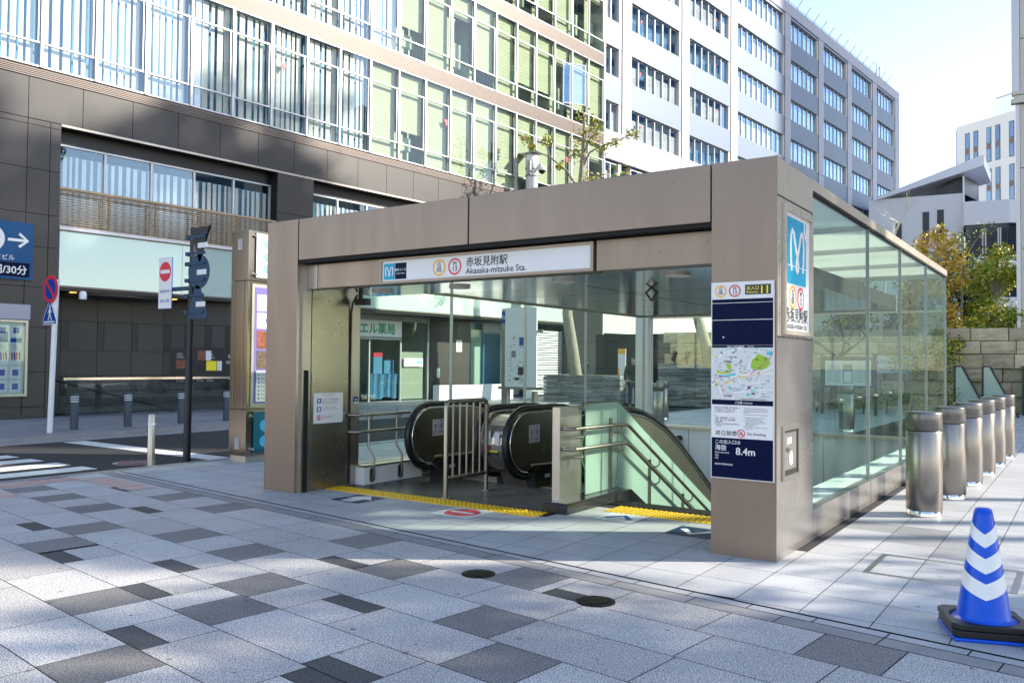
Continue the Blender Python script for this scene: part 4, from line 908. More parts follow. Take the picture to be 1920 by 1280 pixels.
gw.build('garage_wall', ['tile_g', 'blackm'], A, True)
dsp = MB(PM((0, 0, 0), (1, 0, 0))); dv = Vector((2.05, -1.25, 0)).normalized()
dm = Matrix((dv, Vector((0, 0, 1)), dv.cross(Vector((0, 0, 1))))).transposed().to_4x4(); dm.translation = Vector((4.05, 1.3, .72))
dsp = MB(dm); dsp.box((0, 0, 0), (2.3, 1.22, .05), 0)
for k, (x, y, w_, h_, m_) in enumerate(((.10, .56, .28, .26, 3), (.38, .56, .16, .26, 2), (.72, .82, .22, .30, 3), (.96, .82, .16, .30, 2), (.98, .50, .30, .30, 4), (1.3, .5, .14, .3, 2))): dsp.box((x, y, .05), (x+w_, y+h_, .055), m_)
for x, y in ((.12, 1.0), (.12, .28), (.7, .28), (1.0, 1.0), (1.0, .28)):
    for k in range(3): dsp.text(['SANNO', 'GRAND', 'BUILDING'][k], x, y-k*.06, .05, .056, m=2)
dsp.text('SANNO', 1.62, .90, .15, .056, m=2); dsp.text('GRAND ARC', 1.56, .72, .13, .056, m=2); dsp.ribbon([(1.75, .50), (1.75, .15)], .03, .056, 2); dsp.ribbon([(1.65, .27), (1.75, .14), (1.85, .27)], .03, .0565, 2)
dsp.build('tenant_display', ['blackm', 'red', 'whitesign', 'photo1', 'yellow'], A, True)
gg = bx((.25, -.28, .02, 6.6, -.268, 1.0), name='guard_glass', m='glassS', parent=A)
bx((.2, -.31, .99, 6.6, -.24, 1.05), name='guard_rail', m='polish', parent=gg)
b = MB(); b.tube([(.2, .3, 1.0), (3.6, .3, .05)], .05, 8); b.build('ramp_rail', 'black', A, True)
b = MB(); b.disc((2.0, .75, 3.30), 1.6, .06, 40, 0, .4); cl = b.build('ceiling_drop', 'tile_g', A, True)
b = MB()
for k in range(3): b.box((.6+k*1.1, .35, 3.345), (1.45+k*1.1, .6, 3.356))
b.build('cove_lamp', 'lampy', A, True)
b = MB(); b.lathe([(.09, 0), (.10, .1), (.08, .2), (.05, .22)], (.75, -.05, 3.15), 16); b.build('beacon_lamp', 'white', A, True)
# storefronts below the fascia
bx((9.6, 1.5, 0, 10.6, 1.6, 3.36), (13.72, 1.5, 0, 13.8, 1.58, 3.36), (10.6, 1.48, 2.40, 13.72, 1.6, 2.5), (12.1, 1.5, 0, 12.16, 1.58, 2.4), (15.2, 1.45, 0, 15.32, 1.6, 3.36), (10.6, 1.5, 3.16, 15.3, 1.6, 3.36), name='shop_frame', m='alud', parent=A)
bx((10.6, 1.53, .05, 13.72, 1.54, 2.4), (13.8, 1.53, .05, 15.2, 1.54, 3.16), name='shop_glass', m='glassS', parent=A)
bx((9.6, 5.0, 0, 15.4, 5.1, 3.36), (9.6, 1.6, 0, 9.7, 5, 3.36), (15.3, 1.6, 0, 15.4, 5, 3.36), name='shop_room', m='room', parent=A)
bx((10.6, 3.4, 0, 12.2, 3.7, 2.2), (10.7, 3.38, .4, 12.1, 3.41, .45), (10.7, 3.38, .9, 12.1, 3.41, .95), (10.7, 3.38, 1.4, 12.1, 3.41, 1.45), name='shop_shelf', m='room', parent=A)
bx((13.85, 1.6, .05, 15.1, 1.62, 1.95), name='shop_screen', m='blindg', parent=A)
b = MB(); n = 24
pts = []
for i in range(n+1):
    s_ = 12.2+1.55*i/n; d_ = 1.7+.07*math.sin(i*1.1)+.04*math.sin(i*2.3)
    for z_ in (.12+.05*math.sin(i*.5), .6, 1.08): pts.append((s_, d_-(.05 if z_ > 1 else 0), z_))
b.add(pts, [(3*i+j, 3*i+3+j, 3*i+4+j, 3*i+1+j) for i in range(n) for j in (0, 1)], 0, True); b.add([(12.2, 1.65, 1.08), (13.75, 1.65, 1.08), (13.75, 2.5, 1.08), (12.2, 2.5, 1.08)], [(0, 1, 2, 3)])
tag(b.build('draped_counter', 'cloth', None) if False else b.build('draped_cloth', 'cloth', A, True), 'blue cloth', 'x')
bpy.data.objects['draped_cloth'].pop('category', None) if False else None
for k_ in ('label', 'category'): del bpy.data.objects['draped_cloth'][k_]
bx((12.55, 1.75, 1.08, 13.0, 2.1, 1.74, 0), (12.55, 1.74, 1.74, 13.0, 2.1, 1.9, 1), (13.15, 1.8, 1.08, 13.65, 2.1, 1.6, 0), name='display_rack', m=['cloth', 'red'], parent=A)
bx((10.5, 1.42, 2.52, 13.72, 1.5, 3.15, 0), name='shop_sign_panel', m='whitesign', parent=A)
b = MB(Matrix.Translation((0, 1.418, 0)) @ Matrix.Rotation(R(90), 4, 'X')); b.text('エフエル薬局', 10.62, 2.66, .46, .0, m=0, bold=.03); b.build('shop_lettering', 'green', A, True)
bx((13.95, 1.515, 1.36, 15.0, 1.527, 1.70, 0), name='window_poster', m='whitesign', parent=A)
b = MB(Matrix.Translation((0, 1.513, 0)) @ Matrix.Rotation(R(90), 4, 'X')); b.text('エフエ ル薬局', 14.0, 1.47, .155, .0, m=0, bold=.02); b.build('poster_lettering', 'cyan', A, True)
bx((15.32, 1.4, 0, 17.75, 1.6, 3.36), (17.75, 1.7, 0, 18.0, 1.8, 3.36), name='dark_shopfront', m='dark_wall', parent=A)
bx((16.85, 1.38, 2.0, 17.2, 1.4, 2.5, 0), (15.7, 1.38, .9, 15.85, 1.4, 1.3, 0), name='door_notice', m='whitesign', parent=A)
b = MB(Matrix.Translation((17.02, 1.378, 2.28)) @ Matrix.Rotation(R(90), 4, 'X')); b.ring((0, 0, 0), .09, .12, .0, 20, 0); b.ribbon([(-.07, .07), (.07, -.07)], .03, 0, 0); b.build('no_smoking_mark', 'red', A, True)
bx((18.0, 1.6, 0, 18.7, 1.62, 3.0), name='pale_glass_panel', m='frost', parent=A)
bx((18.7, 1.5, 0, 20.0, 1.6, 3.3), (18.0, 1.8, 0, 23.2, 1.9, 3.36), name='blue_panel', m=mat('teal_blue_panel', (.02, .13, .22), .25, 0, [(1, .1)]), parent=A)
b = MB()
for k in range(12): b.box((19.3+k*.11, .9+.03*(k % 2), .1), (19.3+k*.11+.06, 1.0, 2.9))
b.build('ribbed_panel', 'alu', A, True)
b = MB()
for k in range(26): b.box((20.9, .45, .1+k*.115), (23.2, .52, .1+k*.115+.07))
b.box((20.9, .55, 0), (23.2, .6, 3.1), 1); b.build('white_shutter', ['white', 'blackm'], A, True)
bx((23.25, 0, 0, 24.5, 1.5, 1.2), (24.52, 0, 0, 26, 1.5, 1.2), (23.25, 0, 1.215, 24.5, 1.5, 2.6), (24.52, 0, 1.215, 26, 1.5, 2.6), (23.25, 0, 2.615, 24.5, 1.5, 5.0), (24.52, 0, 2.615, 26, 1.5, 5.0), name='granite_pier', m='blackstone', parent=A)
# upper floors
MS = [26-1.39*k for k in range(27, -1, -1)]
def win_protos():
    P = []
    wv = 1.39
    fr = MB()
    for x in (.0, ): fr.box((-.035, -.05, 0), (.035, .08, 3.45))
    for z in (0, .62, 2.66, 3.41): fr.box((.035, -.02, z), (wv-.035, .06, z+.045))
    fr.box((.06, -.005, .665), (.10, .03, 2.66)); fr.box((wv-.10, -.005, .665), (wv-.06, .03, 2.66))
    frm = fr.mesh('window_frame', 'alu')
    g = MB()
    for z0, z1 in ((.045, .62), (.665, 2.66), (2.705, 3.41)): g.box((.036, .02, z0), (wv-.036, .028, z1))
    gm = g.mesh('window_glass', 'glassA'); gm2 = g.mesh('window_glass', 'glassL')
    bl = []
    for v in range(4):        # slats over a blue sheet, imitating stripes reflected in the glass
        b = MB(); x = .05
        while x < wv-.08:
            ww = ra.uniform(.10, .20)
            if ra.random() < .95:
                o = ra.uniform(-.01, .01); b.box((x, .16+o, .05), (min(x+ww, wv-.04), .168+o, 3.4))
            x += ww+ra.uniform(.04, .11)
        b.box((.04, .30, .05), (wv-.04, .31, 3.4), 1); bl.append(b.mesh('reflected_stripes', ['blind', 'reflblue']))
    br = []
    for v in range(5):        # roller blinds and side curtains
        b = MB(); zb = (.1, .7, 1.2, .9, 2.5)[v]
        b.box((.05, .18, zb), (wv-.05, .188, 3.38)); 
        for k in range(int((3.38-zb)/.16)): b.box((.05, .174, zb+k*.16), (wv-.05, .1795, zb+k*.16+.012))
        b.box((.05, .30, .05), (.35 if v % 2 else .5, .34, zb), 0)
        if zb > 1: b.box((.5, .55, .62), (1.2, .9, .62+.25*v), 1)
        br.append(b.mesh('roller_blind', ['blindg', 'room']))
    return frm, gm, gm2, bl, br
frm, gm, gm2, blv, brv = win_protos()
def meshobj(name, me, parent, loc=None):
    o = bpy.data.objects.new(name, me); COL.objects.link(o); o.parent = parent
    if loc: o.location = loc
    return o
open_win = None
for fl in range(4):
    zb = 9.12+4.03*fl
    for i, s_ in enumerate(MS[:-1]):
        if s_ < -4 and fl > 1: continue
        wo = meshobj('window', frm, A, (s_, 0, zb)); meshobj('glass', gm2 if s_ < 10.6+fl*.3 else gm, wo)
        if s_ < 10.6 + fl*.3: meshobj('blind', blv[ra.randrange(4)], wo)  # blue-backed slats draw the reflection of the facade opposite
        else: meshobj('blind', brv[ra.choice((0, 0, 0, 1, 1, 3, 2, 4))], wo)
    zl0 = zb-.58 if fl else 8.84
    n = int((zb-zl0)/.048); lv = MB()
    for k in range(n): lv.box((-14, -.03, zl0+k*.048), (26, .05, zl0+k*.048+.03))
    lv.box((-14, .03, zl0), (26, .12, zb)); lv.build('louvre_band', 'louvre', A, True)
    bx((-14, .14, zb-.6 if fl else 8.8, 26, 6, zb), name='floor_slab', m='room', parent=A)
    bx((-14, 2.6, zb, 10.6, 2.7, zb+3.45), name='inner_wall', m='reflroom', parent=A); bx((10.6, 2.6, zb, 26, 2.7, zb+3.45), name='inner_wall', m='room', parent=A)  # first wall is blue for the reflections its panes show
    pt = MB()
    for k in range(-3, 9): pt.box((k*3.4-.5, .6, zb), (k*3.4-.4, 2.6, zb+3.45))
    pt.build('partition', 'room', A, True)
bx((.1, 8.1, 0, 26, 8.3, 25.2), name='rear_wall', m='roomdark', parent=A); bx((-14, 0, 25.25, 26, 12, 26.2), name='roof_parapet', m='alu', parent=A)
bx((26.0, -.03, 0, 26.1, 1.2, 26.2), name='corner_fin', m='alu', parent=A)
# boxes and warning triangles in the windows
b = MB()
ABX = ((18.7, 14.05, .7, .25, 'widest turquoise box at the bottom of the window pile'), (18.75, 14.305, .6, .22, 'turquoise box in the middle of the window pile'), (18.8, 14.53, .5, .16, 'smallest turquoise box on top of the window pile'), (19.9, 14.05, .45, .55, 'upright turquoise box standing beside the window pile'))
for (x, z, w_, h_, l_) in ABX:
    tb = thing('storage_box', l_, 'box', tuple((Matrix.Translation(Vector(PA)) @ Matrix.Rotation(AR, 4, 'Z')) @ Vector((x+w_/2, .36, z))), AR, 'turquoise boxes behind an office window')
    bx((-w_/2, -.13, 0, w_/2, .13, h_*.72), name='box_body', m='teal', parent=tb, bevel=.01); bx((-w_/2-.01, -.14, h_*.72, w_/2+.01, .14, h_), name='box_lid', m='teal', parent=tb)
b = MB()
b = MB(Matrix.Translation((0, .012, 0)) @ Matrix.Rotation(R(90), 4, 'X'))
for s_, z_ in ((7.0, 11.2), (14.7, 11.1), (15.0, 15.3), (22.9, 11.2)): b.add([(s_-.14, z_+.14, 0), (s_+.14, z_+.14, 0), (s_, z_-.14, 0)], [(2, 1, 0)])
b.build('warning_triangle', 'red', A, True)
ow = MB(Matrix.Translation((22.5, 0, 13.85)) @ Matrix.Rotation(R(-28), 4, 'Z')); ow.box((0, -.03, 0), (1.2, .0, .06)); ow.box((0, -.03, 1.9), (1.2, .0, 1.96)); ow.box((0, -.03, .06), (.05, 0, 1.9)); ow.box((1.15, -.03, .06), (1.2, 0, 1.9)); oo = ow.build('open_sash', 'alu', A, True)
ow = MB(Matrix.Translation((22.5, 0, 13.85)) @ Matrix.Rotation(R(-28), 4, 'Z')); ow.box((.05, -.02, .06), (1.15, -.01, 1.9)); ow.build('sash_glass', 'glassB', oo, True)
# blue parking sign and showcase on the dark wall, low granite wall
t = thing('parking_sign', 'blue parking sign board with white arrow on the dark stone wall', 'parking sign', PA, AR)
bx((-2.6, -.07, 3.55, -.52, -.005, 5.02), name='board', m='tealblue', parent=t)
bx((-2.6, -.074, 3.62, -.60, -.07, 3.98), name='price_strip', m='navy', parent=t)
b = MB(Matrix.Translation((0, -.076, 0)) @ Matrix.Rotation(R(90), 4, 'X')); b.disc((-1.55, 4.55, -.002), .36, .002, 40, 0); b.ring((-1.55, 4.58, 0), .12, .2, .001, 30, 1)
b.ribbon([(-1.12, 4.55), (-.68, 4.55)], .07, .001, 0); b.ribbon([(-.86, 4.72), (-.66, 4.55), (-.86, 4.38)], .07, .0015, 0); b.text('サンノウグランドビル', -2.5, 4.04, .155, 0, m=0, bold=.01); b.text('220円/30分', -1.85, 3.70, .25, 0, m=0, bold=.03)
b.build('lettering', ['whitesign', 'blue'], t, True)
t = thing('poster_showcase', 'glazed poster showcase with building tenant posters on the dark wall', 'showcase', PA, AR)
bx((-2.4, -.09, .58, -.60, -.005, .64), (-2.4, -.09, 2.46, -.60, -.005, 2.52), (-.66, -.09, .64, -.60, -.005, 2.46), (-2.4, -.09, 2.54, -.56, -.005, 2.92, 1), name='case_frame', m=['steel2', 'bwhite2'], parent=t)
bx((-2.4, -.03, .64, -.66, -.005, 2.46), name='case_back', m='alu', parent=t)
pm = MB()
for r_, (z0, kind) in enumerate(((.68, 0), (1.03, 0), (1.40, 1), (1.75, 2), (2.1, 0))):
    for x in (-2.2, -1.58, -1.30, -.99):
        if x == -1.58: continue
        pm.box((x, -.034, z0), (x+.26, -.03, z0+.31), 0)
        if kind == 0: pm.box((x+.06, -.037, z0+.08), (x+.2, -.034, z0+.23), 1)
        elif kind == 1:
            for k in range(4): pm.quad((x+.01+k*.06, -.036, z0+.3), (x+.0+k*.06+.05, -.036, z0+.3), (x+.03+k*.06+.04, -.036, z0+.1), (x+.03+k*.06, -.036, z0+.1), m=2+k % 2)
        else:
            pm.box((x, -.037, z0+.2), (x+.26, -.034, z0+.31), 3)
            for k in range(4): pm.box((x+.02, -.036, z0+.03+k*.04), (x+.2-.02*k, -.034, z0+.045+k*.04), 4)
pm.build('poster', ['whitesign', 'purple', 'red', 'blue', 'inkgrey'], t, True)
bx((-2.4, -.085, .64, -.66, -.08, 2.46), name='case_glass', m='glassS', parent=t)
t = tag(bx((14.1, -.35, 0, 18.6, .0, .58), (14.1, -.36, .58, 18.6, .01, .64), name='low_granite_wall', m='white'), 'low pale granite wall in front of the dark shopfront', 'low wall')
t.location = PA; t.rotation_euler = (0, 0, AR)
# things that stand in or hang on the ground floor and the office windows: own top-level objects
MA = Matrix.Translation(Vector(PA)) @ Matrix.Rotation(AR, 4, 'Z')
def promote(parts, name, label, cat, p, group=None):
    t = thing(name, label, cat, tuple(MA @ Vector(p)), AR, group)
    for n_ in parts:
        for o in [c for c in A.children if c.name.split('.')[0] == n_]: o.parent = t; o.location = -Vector(p)
    return t
promote(['guard_glass', 'guard_rail'], 'glass_guard', 'long low glass guard with polished rail in front of the grey tiled recess', 'glass guard', (3.4, -.28, 0))
promote(['ramp_rail'], 'sloping_handrail', 'black handrail sloping down behind the glass guard', 'handrail', (1.9, .3, .0))
promote(['tenant_display'], 'tenant_board', 'black tenant board with small coloured posters on the grey tiled wall', 'display board', (4.9, .7, .72))
promote(['shop_sign_panel', 'shop_lettering'], 'pharmacy_sign', 'white pharmacy sign with green katakana above the shop door', 'shop sign', (12.1, 1.45, 2.52))
promote(['window_poster', 'poster_lettering'], 'window_notice', 'small white notice with pale blue katakana on the shop window', 'notice', (14.5, 1.52, 1.36))
promote(['door_notice', 'no_smoking_mark'], 'door_notice', 'white no smoking notice on the dark shopfront door', 'notice', (17.0, 1.38, 2.0))
promote(['draped_cloth', 'display_rack'], 'draped_display', 'goods display draped with blue cloth inside the pharmacy window', 'display', (13.0, 1.9, 0))
promote(['beacon_lamp'], 'beacon_lamp', 'small white lamp hanging under the pale glass fascia', 'lamp', (.75, -.05, 3.15))
# ------------------------------------------------------------------ white office block farther along
BR = math.radians(90-6.2); PB = (-18.1, 30.451, 0)
B = thing('white_office_building', 'long white office block with grey piers and window strips', 'office building', PB, BR)
piers = [(-.1, .0), (1.57, 2.4), (7.76, 8.6), (13.95, 14.83), (22.3, 23.3), (28.64, 29.64), (34.94, 35.94), (41.26, 42.35), (47.66, 48.7)]
fz = [10.35]+[13.45+2.868*k for k in range(5)]; fh = 1.5
for p0, p1 in piers[1:]:
    bb = MB()
    zz = 11.95
    for k in range(6):
        z1 = fz[k+1]-.12 if k < 5 else 26.65
        if k == 0: z1 = 13.3
        bb.box((p0, -.06, zz+.01), (p1, .3, z1-.01)); zz = z1
        if k == 5: break
    bb.build('pier', 'bwhite2', B, True)
for i in range(8):
    s0 = piers[i][1] if i else 0.; s1 = piers[i+1][0]
    for k in range(1, 6):
        top_ = fz[k+1] if k < 5 else 26.65
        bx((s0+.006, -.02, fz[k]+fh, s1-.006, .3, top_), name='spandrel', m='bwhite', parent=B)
    for k in range(6):
        if k == 0 and i > 2: continue
        wl, wr = s0+.12, s1-.26
        z0 = fz[k]; n = max(2, round((wr-wl)/.83)); ww = (wr-wl)/n
        bx((wr, .0, z0, s1-.006, .3, z0+fh), name='reveal', m='cream', parent=B); bx((s0+.006, .0, z0, wl, .3, z0+fh), name='reveal', m='cream', parent=B)
        fr = MB()
        for q in range(n+1): fr.box((wl+q*ww-.035, .10, z0), (wl+q*ww+.035, .22, z0+fh))
        fr.box((wl, .10, z0), (wr, .22, z0+.05)); fr.box((wl, .10, z0+fh-.05), (wr, .22, z0+fh))
        wo = fr.build('window', 'alu', B, True)
        bx((wl, .15, z0+.05, wr, .158, z0+fh-.05), name='glass', m='glassB', parent=wo)
        bl = MB(); full = ra.random() < .2
        for q in range(n):
            h0 = z0+.05; h1 = z0+fh*(.70+.03*ra.random()) if not full else z0+fh*.1
            if ra.random() < .15: continue
            bl.box((wl+q*ww+.04, .21, h0), (wl+(q+1)*ww-.04, .22, h1))
        if bl.v: bl.build('blind', 'blind', wo, True)
        bx((wl, .55, z0-.2, wr, .6, z0+fh+.2), (wl, .3, z0-.05, wr, 1.6, z0-.0), (wl, .3, z0+fh, wr, 1.6, z0+fh+.05), name='room_backing', m='reflblue', parent=wo)  # blue sheet stands in for sky reflected in the panes
pj = MB()
for k in range(48): pj.box((k*1.0146+.008, -.07, 26.66), ((k+1)*1.0146-.008, .0, 27.5))
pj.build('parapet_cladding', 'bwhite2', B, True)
bx((0, .0, 26.64, 48.7, .4, 27.48), name='parapet', m='gap', parent=B)
bb = MB()
for k in range(40): bb.box((k*1.22+.005, -.04, 11.97), ((k+1)*1.22-.005, .3, 13.44))
bb.build('base_band', 'bwhite2', B, True)
bx((0, .301, 0, 48.7, .35, 27), (48.7, -.02, 0, 48.9, 15, 27.5), (0, .35, 27, 48.7, 15, 27.3), name='core', m='bwhite2', parent=B) if False else bx((48.7, -.06, 0, 48.9, 15, 27.5), (0, .4, 27.0, 48.7, 15, 27.4), (0, 1.7, 0, 48.7, 15, 27), (8.6, .3, 0, 48.7, 1.7, 13.4), name='core', m='bwhite2', parent=B)
bb = MB()
for k in range(16):
    x0 = k*3.05
    bb.box((x0+.006, .0, 3.1), (x0+3.044, .3, 6.5)); bb.box((x0+.006, 0, 6.52), (x0+3.044, .3, 10.33))
    if k > 2: bb.box((x0+.006, 0, 10.35), (x0+3.044, .3, 11.95))
bb.box((3.0, -.01, 0), (7.2, .35, 3.08)); bb.box((12.0, -.01, 0), (48.7, .35, 3.08)); bb.build('stone_cladding', 'pale', B, True)
lv = MB()
for k in range(24): lv.box((7.2, .02, 1.4+k*.07), (12.0, .08, 1.4+k*.07+.045), 0 if k > 9 else 1)
lv.box((7.2, .1, 0), (12, .2, 3.08), 1); lv.build('vent_louvre', ['brass', 'pale'], B, True)
bx((.0, .9, 0, 3.0, 1.0, 3.08, 0), (.7, .5, 0, 1.0, .9, 3.0, 1), (1.3, .5, 0, 1.5, .9, 3.0, 1), name='dark_doorway', m=['blackm', 'pale'], parent=B)
rl = MB()
for k in range(17):
    s_ = 20.5+k*1.62; rl.tube([(s_, .3, 27.5), (s_, .3, 28.0), (s_, -.1, 28.5)], .022, 5)
rl.tube([(20.5, .3, 28.0), (46.6, .3, 28.0)], .015, 5); rl.tube([(44.3, .6, 27.5), (44.3, .6, 29.3)], .03, 5); rl.tube([(45.3, .6, 27.5), (45.3, .6, 29.2)], .03, 5); rl.build('roof_rail', 'frame', B, True)
b = MB(Matrix.Translation((0, .145, 0)) @ Matrix.Rotation(R(90), 4, 'X'))
for s_, k in ((3.7, 1), (3.6, 2), (3.7, 3), (12.3, 2), (12.2, 3), (12.3, 4)):
    z_ = fz[k]+.85; b.add([(s_-.1, z_+.1, 0), (s_+.1, z_+.1, 0), (s_, z_-.1, 0)], [(2, 1, 0)])
b.build('warning_triangle', 'red', B, True)
# ------------------------------------------------------------------ right-hand panelled building, wedge-roofed building, far tower
t = thing('panelled_building', 'cream panelled building with white corner frame and projecting ledge', 'building', (-.1, 28.3, 0))
pb = MB()
for z0, z1 in ((.05, 2.6), (2.63, 5.8), (5.83, 8.7), (8.73, 11.0)):
    for k in range(8): pb.box((.12+k*1.8, .0, z0), (.12+(k+1)*1.8-.02, .12, z1))
for z0, z1 in ((11.55, 13.4), (13.43, 18.)):
    for k in range(8): pb.box((.12+k*1.8, .03, z0), (.12+(k+1)*1.8-.02, .12, z1))
pb.build('wall_panel', 'cream', t, True)
bx((-.02, -.02, 0, .11, .12, 11.0), (-.14, -.02, 11.5, .11, .12, 18.), name='corner_frame', m='alu', parent=t)
bx((-.16, -.16, 11.05, 14.6, .15, 11.2), (-.08, -.08, 11.2, 14.6, .15, 11.34), (-.14, -.12, 11.36, 14.6, .15, 11.5), name='ledge', m='cream', parent=t)
bx((0, .12, 0, 14.6, .8, 18), name='core', m='alud', parent=t)
bx((.9, -.03, .1, 3.4, .0, 4.2), name='glass_panel', m='glassB', parent=t)
WR = -YAW-R(15)*-1
t = thing('wedge_roof_building', 'white rendered house with a slanting wedge roof and dark strip windows', 'building', (-13.0, 66.9, 0), R(7))
# the main front runs along local x
bx((0, 0, 0, 6.9, 7, 4.0), (0, 0, 6.0, 6.9, 7, 8.9), (0, .0, 10.8, 6.9, 7, 15.3), (0, .35, 4.0, 6.9, 6.8, 6.0), (0, .35, 8.9, 6.9, 6.8, 10.8), name='wall', m='wedge', parent=t)
for z0, z1, name in ((9.0, 10.7, 'window'),):
    for k, w_ in enumerate((1.0, 1.4, .9, .9, 1.6)):
        x0 = .25+[0, 1.1, 2.6, 3.6, 4.6][k]; fo = bx((x0, .25, z0, x0+w_, .34, z1), name='window', m='frame', parent=t); bx((x0+.06, .22, z0+.06, x0+w_-.06, .25, z1-.06), name='pane', m='glassB' if k in (1, 2, 3) else 'glassS', parent=fo)
for x0, z0, z1 in ((4.0, 11.4, 14.0), (5.05, 11.5, 14.1), (2.0, 10.9, 13.2), (3.9, 6.4, 7.7), (5.1, 6.4, 7.7)):
    fo = bx((x0, -.03, z0, x0+.48, .0, z1), name='slot_window', m='frame', parent=t)
bay = MB()
arc = [(6.9, .4), (6.9, -.9), (10.0, -.9), (10.7, -.6), (11.0, 0), (11.0, 5), (6.9, 5)]
for z0, z1 in ((0, 3.3), (5.6, 6.9), (9.1, 10.1), (12.6, 14.4)): bay.prism(arc, 2, z0, z1)
bay.build('rounded_bay', 'wedge', t, True)
gl = MB(); inn = [(7.05, .4), (7.05, -.7), (9.95, -.7), (10.6, -.45), (10.8, .05), (10.8, 4.9), (7.05, 4.9)]
for z0, z1 in ((3.3, 5.6), (6.9, 9.1), (10.1, 12.6)): gl.prism(inn, 2, z0, z1)
gw_ = gl.build('bay_window', mat('dark_window_glass', (.02, .03, .05), .08, 0), t, True)
mu = MB()
for z0, z1 in ((3.3, 5.6), (6.9, 9.1), (10.1, 12.6)):
    for x in (7.0, 8.0, 9.0, 9.8): mu.box((x, -.78, z0), (x+.08, -.70, z1))
    mu.box((7, -.78, z0+.7), (10, -.72, z0+.78))
mu.build('window_mullion', 'frame', gw_, True)
for z0 in (10.3, 7.0, 3.5):
    for x in (8.15, 8.35, 9.2, 9.35): cu = MB(); cu.box((x, -.715, z0), (x+.1, -.705, z0+2.0)); cu.build('curtain', 'blind', gw_, True)
rf = MB(); rf.add([(.6, -.3, 15.2), (8.3, -1.0, 17.15), (9.0, 5, 16.9), (.6, 6, 15.2), (.6, -.3, 15.45), (8.3, -1.0, 18.0), (9.0, 5, 17.7), (.6, 6, 15.45)], [(3, 2, 1, 0), (4, 5, 6, 7), (0, 1, 5, 4), (1, 2, 6, 5), (2, 3, 7, 6), (3, 0, 4, 7)]); rf.build('wedge_roof', 'roofgrey', t, True)
gb = MB(); gb.add([(4.0, .6, 15.3), (7.0, .6, 15.3), (7.0, .6, 16.75), (4.0, 4, 15.3), (8.0, 4, 15.3), (8.0, 4, 16.9)], [(0, 1, 2), (3, 5, 4), (1, 4, 5, 2), (0, 2, 5, 3)]); gb.build('clerestory', 'frame', t, True)
bx((6.85, -.3, 14.4, 7.0, 3, 16.6), name='fin_wall', m='wedge', parent=t)
t = thing('crimson_building', 'narrow crimson wall beside the wedge roofed house', 'building', (-2.0, 74, 0))
bx((0, 0, 0, 5, 8, 16.6), name='wall', m='crimson', parent=t); bx((-.05, -.05, 16.6, 5.05, 8.05, 16.8), name='coping', m='crimson', parent=t)
t = thing('white_tower', 'distant white tower block with paired slim windows and roof screen', 'tower block', (-18.8, 169.5, 0), R(-33))
tw = MB(); tw.box((.5, 0, 0), (22, 16, 46.6)); tw.build('tower_body', 'tower', t, True)
bx((0, .3, 0, .5, 15, 46.2), name='side_glazing', m='glassB', parent=t); bx((.05, .35, 0, .48, 14.9, 46), name='side_core', m='frame', parent=t)
for c in range(5):
    for g_ in (0, 1):
        x0 = 2.3+c*4.4+g_*1.75
        for k in range(5):
            z1 = 44.6-k*4.55*2/2*1.0 if False else 44.9-k*7.6
            fo = bx((x0, -.05, z1-3.0, x0+.95, 0, z1), (x0, -.05, z1-6.3, x0+.95, 0, z1-3.9), name='window', m='frame', parent=t)
            bx((x0+.1, -.08, z1-2.9, x0+.85, -.05, z1-.1), (x0+.1, -.08, z1-6.2, x0+.85, -.05, z1-4.0), name='pane', m='glassB', parent=fo)
            bx((x0, -.06, z1-3.85, x0+.95, 0, z1-3.05), name='spandrel', m='spand', parent=fo)
rs = MB()
for k in range(34): rs.box((8+k*.4, .8, 46.6), (8+k*.4+.12, .9, 50))
rs.box((8, .8, 49.9), (21.6, .95, 50.1)); rs.build('roof_screen', 'alud', t, True)
# ------------------------------------------------------------------ trees and plants
def leaf_cloud(mb, centres, n, size, rg, ms=1, flat=.6, droop=0.):
    for c, r in centres:
        for _ in range(n):
            d = Vector((rg.gauss(0, 1), rg.gauss(0, 1), rg.gauss(0, .8))); d.normalize(); p = Vector(c)+d*r*(rg.random()**.45)
            a = Vector((rg.gauss(0, 1), rg.gauss(0, 1), rg.gauss(0, flat)-droop)).normalized(); q = a.cross(Vector((rg.gauss(0, 1), rg.gauss(0, 1), rg.gauss(0, 1)))).normalized()
            L = size*rg.uniform(.6, 1.3); wd = L*.42
            mb.add([p-a*L*.5, p+q*wd*.5, p+a*L*.5, p-q*wd*.5], [(0, 1, 2, 3)], rg.choice(ms) if isinstance(ms, (list, tuple)) else ms)
def branchy(mb, p0, d0, L, r, depth, rg, tips, bend=.35, kids=3):
    pts = [Vector(p0)]; d = Vector(d0).normalized(); n = 5
    for k in range(n):
        d = (d+Vector((rg.gauss(0, bend*.35), rg.gauss(0, bend*.35), rg.gauss(.06, bend*.25)))).normalized(); pts.append(pts[-1]+d*L/n)
    mb.tube(pts, [r*(1-.6*k/n) for k in range(n+1)], 7 if depth > 1 else 5)
    if depth == 0: tips.append(pts[-1]); return
    for k in range(kids):
        i = rg.randint(2, n); nd = (d+Vector((rg.gauss(0, .8), rg.gauss(0, .8), rg.uniform(-.1, .7)))).normalized()
        branchy(mb, pts[i], nd, L*rg.uniform(.5, .75), r*.45, depth-1, rg, tips, bend, kids)
    tips.append(pts[-1])
rg = random.Random(11)
